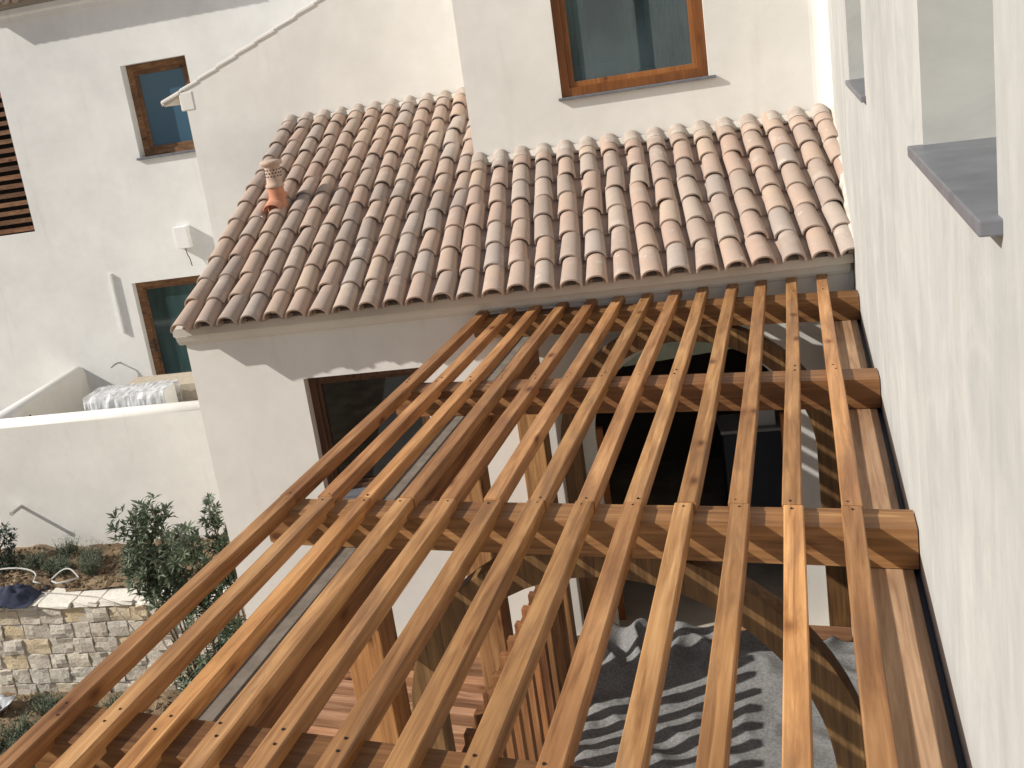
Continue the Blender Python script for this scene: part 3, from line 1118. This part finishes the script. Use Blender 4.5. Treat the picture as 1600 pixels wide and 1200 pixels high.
build('vent_holes', holes, 'dark_hole', capo, kind='stuff')

# ------------------------------------------------------------------ pergola
ST_Z = -1.936
SB_Z = ST_Z - 0.070
pg = thing('pergola', 'stained timber pergola with long slats, cross beams and curved arches', 'pergola', P(-1.1, 4.5, FLOOR))


def facade_y(x):
    return (FD + x * ST) / CT


SCREW = MB()


def screw(x, y, z):
    k = 7
    ring = [P(x + 0.0055 * math.cos(2 * math.pi * j / k), y + 0.0055 * math.sin(2 * math.pi * j / k), z) for j in range(k)]
    SCREW.prism([q + Vector((0, 0, 0.0015)) for q in ring], [q - Vector((0, 0, 0.004)) for q in ring])


BEAMS = [(7.212, 7.40), (5.469, 5.655), (3.748, 3.915), (2.09, 2.27)]
JOINT = 3.845
for k in range(13):
    xc = -0.116 + 0.22 * (k - 11)
    wd = 0.079
    segs = [(0.55, JOINT - 0.0015, 0.0), (JOINT + 0.0015, facade_y(xc) + 0.05, 0.0)]
    for (ya_, yb_, _) in segs:
        jx = random.uniform(-0.004, 0.004)
        jw = random.uniform(-0.002, 0.002)
        dz = random.uniform(-0.003, 0.002)
        mb = MB()
        ns = 14
        ph = random.uniform(0, 9)
        rings = []
        for q in range(ns + 1):
            yy = ya_ + (yb_ - ya_) * q / ns
            bx = 0.005 * math.sin(yy * 1.3 + ph) + jx
            bz = 0.002 * math.sin(yy * 0.9 + ph * 2) + dz
            ch = 0.0045
            hw = (wd + jw) / 2
            rings.append([P(xc + bx + a, yy, z_ + (bz if z_ > SB_Z + 0.03 else 0)) for a, z_ in
                          ((-hw, SB_Z + 0.002), (hw, SB_Z + 0.002), (hw, ST_Z - ch), (hw - ch, ST_Z), (-hw + ch, ST_Z), (-hw, ST_Z - ch))])
        vs_ = [v_ for rg in rings for v_ in rg]
        fs = [(q * 6 + j, q * 6 + (j + 1) % 6, (q + 1) * 6 + (j + 1) % 6, (q + 1) * 6 + j) for q in range(ns) for j in range(6)]
        fs += [tuple(range(6)), tuple(ns * 6 + j for j in range(6))]
        mb.add(vs_, fs)
        build('slat', mb, 'slat_wood', pg)
    for yy in (JOINT + 0.03, JOINT - 0.03, 5.53, 5.60, 7.30, 2.15, 2.21):
        screw(xc + random.uniform(-0.014, 0.014), yy + random.uniform(-0.006, 0.006), ST_Z)
build('screw_heads', SCREW, 'screw', pg, kind='stuff')
for j, (ya_, yb_) in enumerate(BEAMS):
    mb = MB()
    xl, xr = -2.625, WX - 0.004
    zt_, zb2 = ST_Z - 0.050, -2.160
    cut = 0.05
    pts = [(xl, zb2 + cut * 0.3), (xl, zt_ - cut), (xl + cut * 1.6, zt_), (xr, zt_), (xr, zb2), (xl + cut * 0.6, zb2)]
    mb.prism([P(a, ya_, z) for a, z in pts], [P(a, yb_, z) for a, z in pts])
    build('beam', mb, 'wood_x', pg, bevel=0.003)
# plates that carry the beams
mb = MB()
mb.box(P, -2.37, -2.10, 0.6, 7.25, -2.44, -2.171)
build('plate', mb, 'wood_y', pg, bevel=0.006)
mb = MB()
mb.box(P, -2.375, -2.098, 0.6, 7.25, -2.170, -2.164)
build('shade_strip', mb, 'shade_grey', pg)  # thin added strip whose grey stands for shade on the plate top
mb = MB()
mb.box(P, 0.125, 0.312, 0.6, 7.60, -2.34, -2.164)
build('plate', mb, 'plate_wood', pg, bevel=0.006)
mb = MB()
mb.box(P, 0.313, WX - 0.003, 0.6, 7.60, -2.33, -2.19)
build('membrane_strip', mb, 'membrane', pg)
# posts
for yy in (7.08, 5.49, 3.76, 2.10):
    mb = MB()
    mb.box(P, -2.32, -2.11, yy, yy + 0.19, FLOOR, -2.443)
    build('post', mb, 'wood_z', pg, bevel=0.008)
for yy in (7.24, 3.76):
    mb = MB()
    mb.box(P, 0.16, 0.31, yy, yy + 0.17, FLOOR, -2.343)
    build('post', mb, 'wood_z', pg, bevel=0.008)
# curved arches under the first and third beam
for (ya_, yb_) in (BEAMS[0], BEAMS[2]):
    cx, cz, ro, ri = -0.936, -3.185, 1.076, 0.916
    pts = []
    for a in range(0, 181, 6):
        pts.append((cx + ro * math.cos(math.radians(a)), cz + ro * math.sin(math.radians(a))))
    inn = []
    for a in range(180, -1, -6):
        inn.append((cx + ri * math.cos(math.radians(a)), cz + ri * math.sin(math.radians(a))))
    y0_, y1_ = ya_ + 0.012, ya_ + 0.125
    # keep the crown under the beam
    pts = [(a, min(z, -2.163)) for a, z in pts]
    mb = MB()
    nq = len(pts)
    ring = list(zip(pts, inn[::-1]))
    vs_ = []
    for (o_p, i_p) in ring:
        vs_ += [P(o_p[0], y0_, o_p[1]), P(o_p[0], y1_, o_p[1]), P(i_p[0], y1_, i_p[1]), P(i_p[0], y0_, i_p[1])]
    fs = [(q * 4 + j, q * 4 + (j + 1) % 4, (q + 1) * 4 + (j + 1) % 4, (q + 1) * 4 + j) for q in range(nq - 1) for j in range(4)]
    mb.add(vs_, fs)
    # straight legs carrying on to the floor
    k = len(mb.v)
    mb.add([P(cx + ro, y0_, FLOOR), P(cx + ro, y1_, FLOOR), P(cx + ri, y1_, FLOOR), P(cx + ri, y0_, FLOOR)], [(0, 1, 2, 3)])
    mb.f += [(0 + j, (j + 1) % 4, k + (j + 1) % 4, k + j) for j in range(4)]
    k = len(mb.v)
    mb.add([P(cx - ro, y0_, FLOOR), P(cx - ro, y1_, FLOOR), P(cx - ri, y1_, FLOOR), P(cx - ri, y0_, FLOOR)], [(0, 1, 2, 3)])
    e0 = (nq - 1) * 4
    mb.f += [(e0 + j, e0 + (j + 1) % 4, k + (j + 1) % 4, k + j) for j in range(4)]
    build('arch', mb, 'arch_wood', pg, bevel=0.005)

# ------------------------------------------------------------------ batten railing and slatted cover beside it
br = thing('batten_screen', 'tall screen of upright brown battens under the pergola beside felt blanket', 'screen', P(-1.83, 5.1, FLOOR))
for zr in (-3.60, -4.95):
    mb = MB()
    mb.box(P, -1.905, -1.872, 4.02, 6.25, zr, zr + 0.06)
    build('rail', mb, 'wood_y', br)
yy = 4.03
while yy < 6.2:
    mb = MB()
    mb.box(P, -1.87, -1.80, yy, yy + 0.058, FLOOR + 0.01, -3.42 + random.uniform(-0.006, 0.006))
    build('batten', mb, 'batten_wood', br, bevel=0.003)
    yy += 0.172
sc_ = thing('slatted_platform', 'low platform of spaced pale brown boards behind the batten screen', 'platform', P(-3.1, 6.1, FLOOR))
yy = 5.42
while yy < 6.72:
    mb = MB()
    dx_ = random.uniform(-0.02, 0.02)
    mb.box(P, -4.15 + dx_, -2.0 + random.uniform(-0.02, 0.02), yy, yy + 0.088, -4.865, -4.745 + random.uniform(-0.004, 0.004))
    build('board', mb, 'deck_wood', sc_, bevel=0.003)
    yy += 0.192
for xx in (-4.0, -3.05, -2.15):
    mb = MB()
    mb.box(P, xx, xx + 0.08, 5.40, 6.75, FLOOR, -4.868)
    build('bearer', mb, 'wood_y', sc_)

# ------------------------------------------------------------------ felt covered heap
def felt_h(x, y):
    ex = min(max((x + 2.12) / 0.55, 0), 1) * min(max((0.30 - x) / 0.12, 0), 1)
    ey = min(max((y - 4.35) / 0.35, 0), 1) * min(max((6.95 - y) / 0.30, 0), 1)
    e = (ex * ex * (3 - 2 * ex)) * (ey * ey * (3 - 2 * ey))
    top = -4.50 + 0.05 * noise.noise(Vector((x * 1.1, y * 1.3, 0)))
    w_ = x * 0.55 + y
    fold = 0.016 * math.sin(11 * w_ + 2.2 * noise.noise(Vector((x * 1.6, y * 1.2, 4))) * 2) * (0.35 + 0.65 * noise.noise(Vector((x * 1.5 + 9, y * 1.5, 2))))
    cr = min(max((y - 6.0) / 0.6, 0), 1)
    cl = min(max((-1.0 - x) / 0.5, 0), 1)
    crum = (0.32 + cr + 0.6 * cl) * 0.065 * (1 - abs(noise.noise(Vector((x * 3.6, y * 3.6, 7)))) * 2.2)
    return FLOOR + 0.03 + (top + fold + crum - FLOOR) * e + 0.03 * (1 - e) * noise.noise(Vector((x * 5, y * 5, 1)))


mb = sheet(P, -2.14, 0.30, 130, 4.2, 7.0, 150, felt_h)
fo = build('felt_blanket', mb, 'felt', smooth=True)
sm = fo.modifiers.new('thickness', 'SOLIDIFY')
sm.thickness = 0.008
sm.offset = -1
tag(fo, 'crumpled grey felt blanket thrown over a heap under the pergola', 'blanket')

# timber stack against the wall
ts = thing('timber_stack', 'stack of pale brown boards beside the felt blanket by the wall', 'timber stack', P(-0.05, 7.1, FLOOR))
zz = FLOOR
for k in range(6):
    hgt = 0.062
    mb = MB()
    sx = random.uniform(-0.05, 0.05)
    sy = random.uniform(-0.02, 0.02) - 0.035 * (5 - k) * (0.4)
    mb.box(P, -0.75 + sx, 0.145 + sx * 0.2, 7.02 + sy, 7.20 + sy, zz, zz + hgt - 0.004)
    build('board', mb, 'deck_wood', ts, bevel=0.004)
    zz += hgt

# things seen inside the arched opening
mb = MB()
mb.hexa([H(-0.10, 8.08, -2.70), H(0.95, 8.08, -2.62), H(0.95, 8.10, -2.62), H(-0.10, 8.10, -2.70), H(-0.10, 8.00, -2.30), H(0.95, 8.00, -2.30), H(0.95, 8.02, -2.30), H(-0.10, 8.02, -2.30)])
o_ = build('green_panel', mb, 'panel_green', bevel=0.004)  # tilted pale green sheet just inside the arched opening
tag(o_, 'pale green tilted sheet seen through the arched opening under the pergola', 'panel')
cbn = thing('sideboard', 'dark cabinet with pale carton on top inside the arched opening', 'cabinet', H(1.2, 9.0, FLOOR))
mb = MB()
mb.box(H, 0.75, 1.9, 8.9, 9.3, FLOOR + 0.004, -3.75)
build('cabinet_body', mb, 'membrane', cbn, bevel=0.01)
mb = MB()
mb.box(H, 0.73, 1.92, 8.88, 9.32, -3.748, -3.715)
build('cabinet_top', mb, 'interior_pale', cbn, bevel=0.004)
mb = MB()
mb.box(H, 1.0, 1.25, 8.95, 9.2, -3.713, -3.50)
o_ = build('carton', mb, 'white_plastic', bevel=0.004)
tag(o_, 'small white carton standing on the dark cabinet indoors', 'carton')
# added shapes behind the upper window, standing in for its reflections
up = thing('reflected_sheet', 'pale grey sheet added as a reflection behind the large upper window', 'reflected_sheet', H(0.6, BD + 0.6, -1.0))
mb = MB()
vs_ = []
nn_ = 60
for j in (0, 1):
    for i in range(nn_ + 1):
        uu = 0.50 + 0.34 * i / nn_
        vs_.append(H(uu, BD + 0.55 + 0.03 * math.sin(i * 0.9) + 0.012 * math.sin(i * 2.3), -1.0 if j == 0 else 1.6))
mb.add(vs_, [(i, i + 1, nn_ + 2 + i, nn_ + 1 + i) for i in range(nn_)])
c_o = build('reflected_pleats', mb, 'interior_pale', up, smooth=True)
sm = c_o.modifiers.new('thickness', 'SOLIDIFY')
sm.thickness = 0.004
mb = MB()
mb.tube([H(-0.3, BD + 0.55, 1.62), H(1.0, BD + 0.55, 1.62)], 0.012)
build('rod', mb, 'frame_wood_h', up)
mb = MB()
mb.box(H, -0.02, 0.34, BD + 0.5, BD + 0.8, -1.05, -0.12)
o_ = build('reflected_block', mb, 'interior_pale', bevel=0.01)  # low pale block added where the glass would mirror something pale
tag(o_, 'pale low block added as a reflection behind the glass of the large upper window', 'cabinet')

mb = MB()
mb.box(H, 0.285, 0.375, BD + 0.42, BD + 0.50, -1.05, 2.9)
o_ = build('reflected_bar', mb, 'interior_pale', bevel=0.006)  # upright bar added to imitate a pale band reflected in the pane
tag(o_, 'pale upright bar added as a reflection inside the large upper window', 'post')
mb = MB()
vs_ = []
for j in (0, 1):
    for i in range(nn_ + 1):
        uu = -0.40 + 0.30 * i / nn_
        vs_.append(H(uu, BD + 0.42 + 0.02 * math.sin(i * 0.8), -0.12 if j == 0 else 1.6))
mb.add(vs_, [(i, i + 1, nn_ + 2 + i, nn_ + 1 + i) for i in range(nn_)])
o_ = build('reflected_folds', mb, 'reflection_blue', smooth=True)  # added folds, their blue grey imitates a reflection in the glass
sm = o_.modifiers.new('thickness', 'SOLIDIFY')
sm.thickness = 0.003
tag(o_, 'blue grey folds added as a reflection at the side of the large upper window', 'reflected_sheet')

# ------------------------------------------------------------------ rubble stone wall
sw = thing('stone_wall', 'retaining wall of squared pale limestone blocks with slab top in the garden', 'stone wall', H(-8, SD, SOIL))
mb = MB()
mb.box(H, -13.5, -4.05, SD + 0.03, SD + 0.40, SOIL - 0.1, -6.52)
core = build('mortar_core', mb, 'mortar', sw)
STONES = []
for k in range(9):
    bm = bmesh.new()
    bmesh.ops.create_cube(bm, size=1.0)
    bmesh.ops.subdivide_edges(bm, edges=bm.edges[:], cuts=2, use_grid_fill=True)
    rs = random.Random(k)
    for v_ in bm.verts:
        ln = Vector((abs(v_.co.x), abs(v_.co.y), abs(v_.co.z)))
        edge = sum(1 for q in ln if q > 0.49)
        v_.co += Vector((rs.uniform(-.022, .022), rs.uniform(-.07, .07), rs.uniform(-.022, .022)))
        if edge >= 2:
            v_.co *= 0.955
        if v_.co.y < -0.3:
            v_.co.y += rs.uniform(-0.06, 0.10)
    me = bpy.data.meshes.new('stone')
    bm.to_mesh(me)
    bm.free()
    me.materials.append(MAT['stone'])
    STONES.append(me)
CAPS = []
for me in STONES[:5]:
    m_ = me.copy()
    m_.materials.clear()
    m_.materials.append(MAT['stone_pale'])
    CAPS.append(m_)
XA, YA = H(1, 0, 0), H(0, 1, 0)
zrow = SOIL - 0.02
hs_ = [0.25, 0.25, 0.24, 0.25, 0.245, 0.24]
top_z = zrow + sum(hs_)
for r_, hh in enumerate(hs_):
    uu = -11.0 + random.uniform(0, 0.3)
    while uu < -4.15:
        wd = random.choice((0.28, 0.34, 0.38, 0.44))
        sgn = random.choice((-1, 1))
        dpt = 0.16
        c_ = H(uu + wd / 2, SD + dpt / 2 + random.uniform(-0.018, 0.018), zrow + hh / 2)
        mm = frame_m(XA, YA, Vector((0, 0, 1)), c_) @ Matrix.Diagonal((sgn * (wd - 0.012), dpt, random.choice((-1, 1)) * (hh - 0.012), 1))
        if mm.determinant() < 0:
            mm = mm @ Matrix.Diagonal((-1, 1, 1, 1))
        place('stone', random.choice(STONES), sw, mm)
        uu += wd
    zrow += hh
uu = -11.0
while uu < -4.15:
    wd = random.choice((0.42, 0.5, 0.56))
    c_ = H(uu + wd / 2, SD + 0.22, zrow + 0.035)
    sk = Matrix.Rotation(random.uniform(-0.03, 0.03), 4, 'Z')
    mm = frame_m(XA, YA, Vector((0, 0, 1)), c_) @ sk @ Matrix.Diagonal((wd - 0.02, 0.46, 0.10, 1))
    place('cap_stone', random.choice(CAPS), sw, mm)
    uu += wd
TOPZ = zrow + 0.085

# jacket thrown on the wall
def jk(a, b_):
    r_ = math.hypot((a + 9.42) / 0.42, (b_ - 11.28) / 0.30)
    e = max(0.0, 1 - r_ ** 2.5)
    return TOPZ + 0.012 + e * (0.10 + 0.10 * (1 - 2.2 * abs(noise.noise(Vector((a * 4, b_ * 4, 5))))) + 0.05 * noise.noise(Vector((a * 9, b_ * 9, 2))))


mb = sheet(H, -9.85, -9.0, 60, 11.0, 11.62, 44, jk)
jo = build('jacket', mb, 'jacket_blue', smooth=True)
sm = jo.modifiers.new('thickness', 'SOLIDIFY')
sm.thickness = 0.008
tag(jo, 'crumpled dark blue jacket lying on the stone wall', 'jacket')
# hoses and cord
mb = MB()
pts = [H(-10.3 + 0.5 * (1 - math.cos(a)), 11.75 + 0.10 * math.sin(a), -6.40 + 0.10 * math.sin(a)) for a in [math.pi * k / 14 for k in range(15)]]
pts += [H(-9.25, 11.6, -6.41), H(-9.1, 11.55, -6.42)]
mb.tube(pts, 0.014, 7)
o_ = build('white_hose', mb, 'white_cable', smooth=True)
tag(o_, 'pale hose curling over the bed behind the blue jacket', 'hose')
mb = MB()
pts = [H(-8.95 + 0.46 * k / 14, 11.62 + 0.10 * math.sin(math.pi * k / 14), -6.40 + 0.11 * math.sin(math.pi * k / 14)) for k in range(15)]
pts += [H(-8.60, 11.50, -6.38), H(-8.78, 11.48, -6.39), H(-8.9, 11.55, -6.39)]
mb.tube(pts, 0.013, 7)
o_ = build('hose_loop', mb, 'white_cable', smooth=True)
tag(o_, 'small loop of white hose resting on the stone wall top', 'hose')
mb = MB()
mb.tube([H(-9.2, 11.45, TOPZ + 0.02), H(-8.6, 11.35, TOPZ + 0.012), H(-8.0, 11.22, TOPZ + 0.012), H(-7.62, 11.05, TOPZ + 0.01), H(-7.56, 10.97, TOPZ - 0.06), H(-7.4, 10.98, TOPZ - 0.35), H(-7.2, 10.98, TOPZ - 0.75)], 0.007, 6)
o_ = build('cord', mb, 'grey_cable', smooth=True)
tag(o_, 'thin grey cord lying along the stone wall and hanging down its face', 'cord')
mb = sheet(H, -10.2, -9.42, 40, 10.5, 10.85, 24, lambda a, b_: SOIL + 0.16 + 0.10 * (1 - 2 * abs(noise.noise(Vector((a * 3.5, b_ * 3.5, 8))))) + 0.05 * noise.noise(Vector((a * 9, b_ * 9, 3))))
o_ = build('plastic_tarp', mb, 'tarp', smooth=True)
sm = o_.modifiers.new('thickness', 'SOLIDIFY')
sm.thickness = 0.005
tag(o_, 'crumpled pale tarp on the soil at the foot of the stone wall', 'tarp')

# ------------------------------------------------------------------ planting
def leaf(mb, p0, dirv, L, W, rnd):
    d = dirv.normalized()
    s_ = d.cross(Vector((rnd.uniform(-.3, .3), rnd.uniform(-.3, .3), 1)))
    if s_.length < 1e-3:
        s_ = Vector((1, 0, 0))
    s_.normalize()
    n_ = s_.cross(d).normalized()
    droop = n_ * (-0.12 * L)
    a = p0
    m1 = p0 + d * L * 0.5
    tip = p0 + d * L + droop
    up_ = n_ * (W * 0.22)
    k = len(mb.v)
    mb.v += [a, m1 + s_ * W / 2 + up_, m1 - s_ * W / 2 + up_, tip, m1]
    mb.f += [(k, k + 1, k + 4), (k, k + 4, k + 2), (k + 1, k + 3, k + 4), (k + 4, k + 3, k + 2)]


def whorl(mb, c, axis, n_, L, W, rnd):
    axis = axis.normalized()
    a = axis.cross(Vector((0.3, 0.7, 0.2))).normalized()
    b_ = axis.cross(a).normalized()
    for q in range(n_):
        an = q * 2.4 + rnd.uniform(-.3, .3)
        el = rnd.uniform(0.15, 1.0)
        dv = (a * math.cos(an) + b_ * math.sin(an)) * math.cos(el) + axis * math.sin(el)
        leaf(mb, c - axis * rnd.uniform(0, 0.05), dv, L * rnd.uniform(0.7, 1.15), W * rnd.uniform(0.8, 1.2), rnd)


def shrub(name, label, base, blobs, mat, nper, L, W, seed, cat='shrub', group=None, stems=True):
    rnd = random.Random(seed)
    t_ = thing(name, label, cat, base, group)
    fol = MB()
    stm = MB()
    for (c, rx, rz) in blobs:
        c = Vector(c)
        if stems:
            mid = (Vector(base) * 0.45 + c * 0.55) + Vector((rnd.uniform(-.12, .12), rnd.uniform(-.12, .12), 0))
            stm.tube([Vector(base) + Vector((rnd.uniform(-.08, .08), rnd.uniform(-.08, .08), -0.05)), mid, c, c + Vector((0, 0, rz * 0.6))], [0.022, 0.016, 0.010, 0.005], 6)
        cnt = int(nper * rx * rx * rz / 0.05) + 6
        for q in range(cnt):
            while True:
                v_ = Vector((rnd.uniform(-1, 1), rnd.uniform(-1, 1), rnd.uniform(-1, 1)))
                if 0.15 < v_.length < 1:
                    break
            sc2 = 0.72 + 0.5 * noise.noise(Vector((v_.x * 1.7 + c.x, v_.y * 1.7, v_.z * 1.7 + c.z)))
            v_ = v_ * (0.55 + 0.6 * sc2)
            pt = c + Vector((v_.x * rx, v_.y * rx * 0.9, v_.z * rz))
            ax = (v_ * 0.7 + Vector((0, 0, 0.75)) + Vector((rnd.uniform(-.4, .4), rnd.uniform(-.4, .4), 0)))
            whorl(fol, pt, ax, rnd.randint(6, 10), L, W, rnd)
            if stems and rnd.random() < 0.35:
                stm.tube([c + (pt - c) * 0.3, pt], [0.006, 0.003], 4, caps=False)
    build('foliage', fol, mat, t_, merge=False)
    if stems:
        build('stem', stm, 'bark', t_, smooth=True, merge=False)
    return t_


bd = 9.8
bl = [(H(-6.24, bd, -4.80), 0.26, 0.36), (H(-5.98, bd + .1, -4.72), 0.24, 0.34), (H(-6.02, bd, -5.25), 0.42, 0.42), (H(-5.62, bd - .05, -5.02), 0.30, 0.30),
      (H(-5.45, bd + .05, -5.42), 0.34, 0.34), (H(-5.90, bd, -5.72), 0.40, 0.36), (H(-6.22, bd - .05, -5.40), 0.26, 0.30), (H(-5.10, bd + .1, -5.55), 0.22, 0.24),
      (H(-5.45, bd - .1, -5.85), 0.30, 0.28), (H(-5.62, bd - .05, -6.45), 0.36, 0.34), (H(-5.95, bd, -6.85), 0.30, 0.30), (H(-5.2, bd, -6.25), 0.25, 0.28),
      (H(-5.75, bd + .1, -7.25), 0.35, 0.30)]
shrub('oleander_bush', 'tall dark green bush in front of the stone wall beside the house corner', H(-5.75, bd, SOIL + 0.03), bl, 'leaf', 66, 0.135, 0.040, 11)
shrub('oleander_sapling', 'slender leafy sapling standing behind the tall bush at the house corner', H(-5.28, 10.2, SOIL + 0.03),
      [(H(-5.40, 10.2, -4.80), 0.15, 0.22), (H(-5.36, 10.2, -5.12), 0.17, 0.26), (H(-5.30, 10.2, -5.40), 0.14, 0.24)], 'leaf', 150, 0.11, 0.034, 12)
shrub('dark_shrub', 'dark rounded shrub by the parapet foot above the stone wall', H(-10.2, 12.3, -6.5),
      [(H(-10.28, 12.3, -6.20), 0.34, 0.34), (H(-10.12, 12.3, -6.02), 0.24, 0.24), (H(-10.02, 12.2, -6.36), 0.22, 0.2)], 'leaf_dark', 75, 0.10, 0.03, 13)


def tuft(name, label, base, h_, r_, n_, mat, seed, group):
    rnd = random.Random(seed)
    t_ = MB()
    base = Vector(base)
    for q in range(n_):
        an, el = rnd.uniform(0, 6.28), rnd.uniform(0.75, 1.5)
        d = Vector((math.cos(an) * math.cos(el), math.sin(an) * math.cos(el), math.sin(el)))
        p0 = base + Vector((rnd.uniform(-r_, r_) * 0.5, rnd.uniform(-r_, r_) * 0.5, 0))
        ln = h_ * rnd.uniform(0.5, 1.1)
        leaf(t_, p0, d, ln, 0.011 + 0.008 * rnd.random(), rnd)
        for k in range(7):
            f_ = rnd.uniform(0.25, 1)
            dv = Vector((rnd.uniform(-1, 1), rnd.uniform(-1, 1), rnd.uniform(0.1, 1.2)))
            leaf(t_, p0 + d * ln * f_, dv, 0.045, 0.010, rnd)
    o = build(name, t_, mat, merge=False)
    tag(o, label, 'plant', group)
    return o


for k, (a, b_, hh) in enumerate([(-9.20, 12.50, 0.34), (-8.63, 12.24, 0.36), (-9.22, 12.10, 0.24), (-8.46, 11.93, 0.36), (-9.60, 12.15, 0.36), (-9.02, 11.98, 0.28), (-7.9, 12.2, 0.3)]):
    tuft('lavender_plant', 'small grey green tuft planted in the bed above the stone wall', H(a, b_, -6.53), hh, 0.24, 130, 'leaf_grey', 30 + k, 'tufts in the raised bed')
for k, (a, b_, hh) in enumerate([(-8.95, 10.72, 0.30), (-8.55, 10.60, 0.30), (-8.95, 10.15, 0.34), (-8.55, 10.05, 0.34), (-8.25, 10.5, 0.26), (-8.7, 9.75, 0.36), (-9.2, 9.9, 0.32), (-8.2, 9.95, 0.3), (-8.4, 9.6, 0.3), (-7.75, 10.75, 0.22)]):
    tuft('rosemary_plant', 'low green spiky plant on the soil below the stone wall', H(a, b_, SOIL + 0.03), hh, 0.28, 90, 'leaf', 50 + k, 'low plants below the stone wall')

# stones and clods scattered on the soil
def scatter(name, a0, a1, b0, b1, zf, n_, mat, seed):
    rnd = random.Random(seed)
    mb = MB()
    for q in range(n_):
        a, b_ = rnd.uniform(a0, a1), rnd.uniform(b0, b1)
        s_ = rnd.uniform(0.012, 0.05) * (1 if rnd.random() < 0.85 else 1.8)
        c = H(a, b_, zf(a, b_))
        vs_ = [c + Vector((rnd.uniform(.6, 1.2) * s_ * x, rnd.uniform(.6, 1.2) * s_ * y, rnd.uniform(.5, 1.0) * s_ * z)) for x, y, z in ((1, 0, 0), (0, 1, 0), (-1, 0, 0), (0, -1, 0), (0, 0, 1), (0, 0, -1))]
        mb.add(vs_, [(0, 1, 4), (1, 2, 4), (2, 3, 4), (3, 0, 4), (1, 0, 5), (2, 1, 5), (3, 2, 5), (0, 3, 5)])
    o = build(name, mb, mat, kind='stuff', merge=False)
    o['label'] = 'clods and small stones scattered over the garden soil' if 'garden' in name else 'clods and small stones scattered over the raised bed'
    o['category'] = 'stones'


scatter('garden_stones', -10.5, -5.0, 8.6, SD - 0.02, lambda a, b_: SOIL + 0.06 + 0.07 * fb(a, b_, 1.3) + 0.04 * fb(a, b_, 5.0), 1500, 'soil', 3)
scatter('bed_stones', -11.0, -5.0, SD + 0.35, PD - 0.02, lambda a, b_: -6.49 + 0.06 * fb(a, b_, 1.6) + 0.05 * fb(a, b_, 5.0), 1200, 'soil', 4)
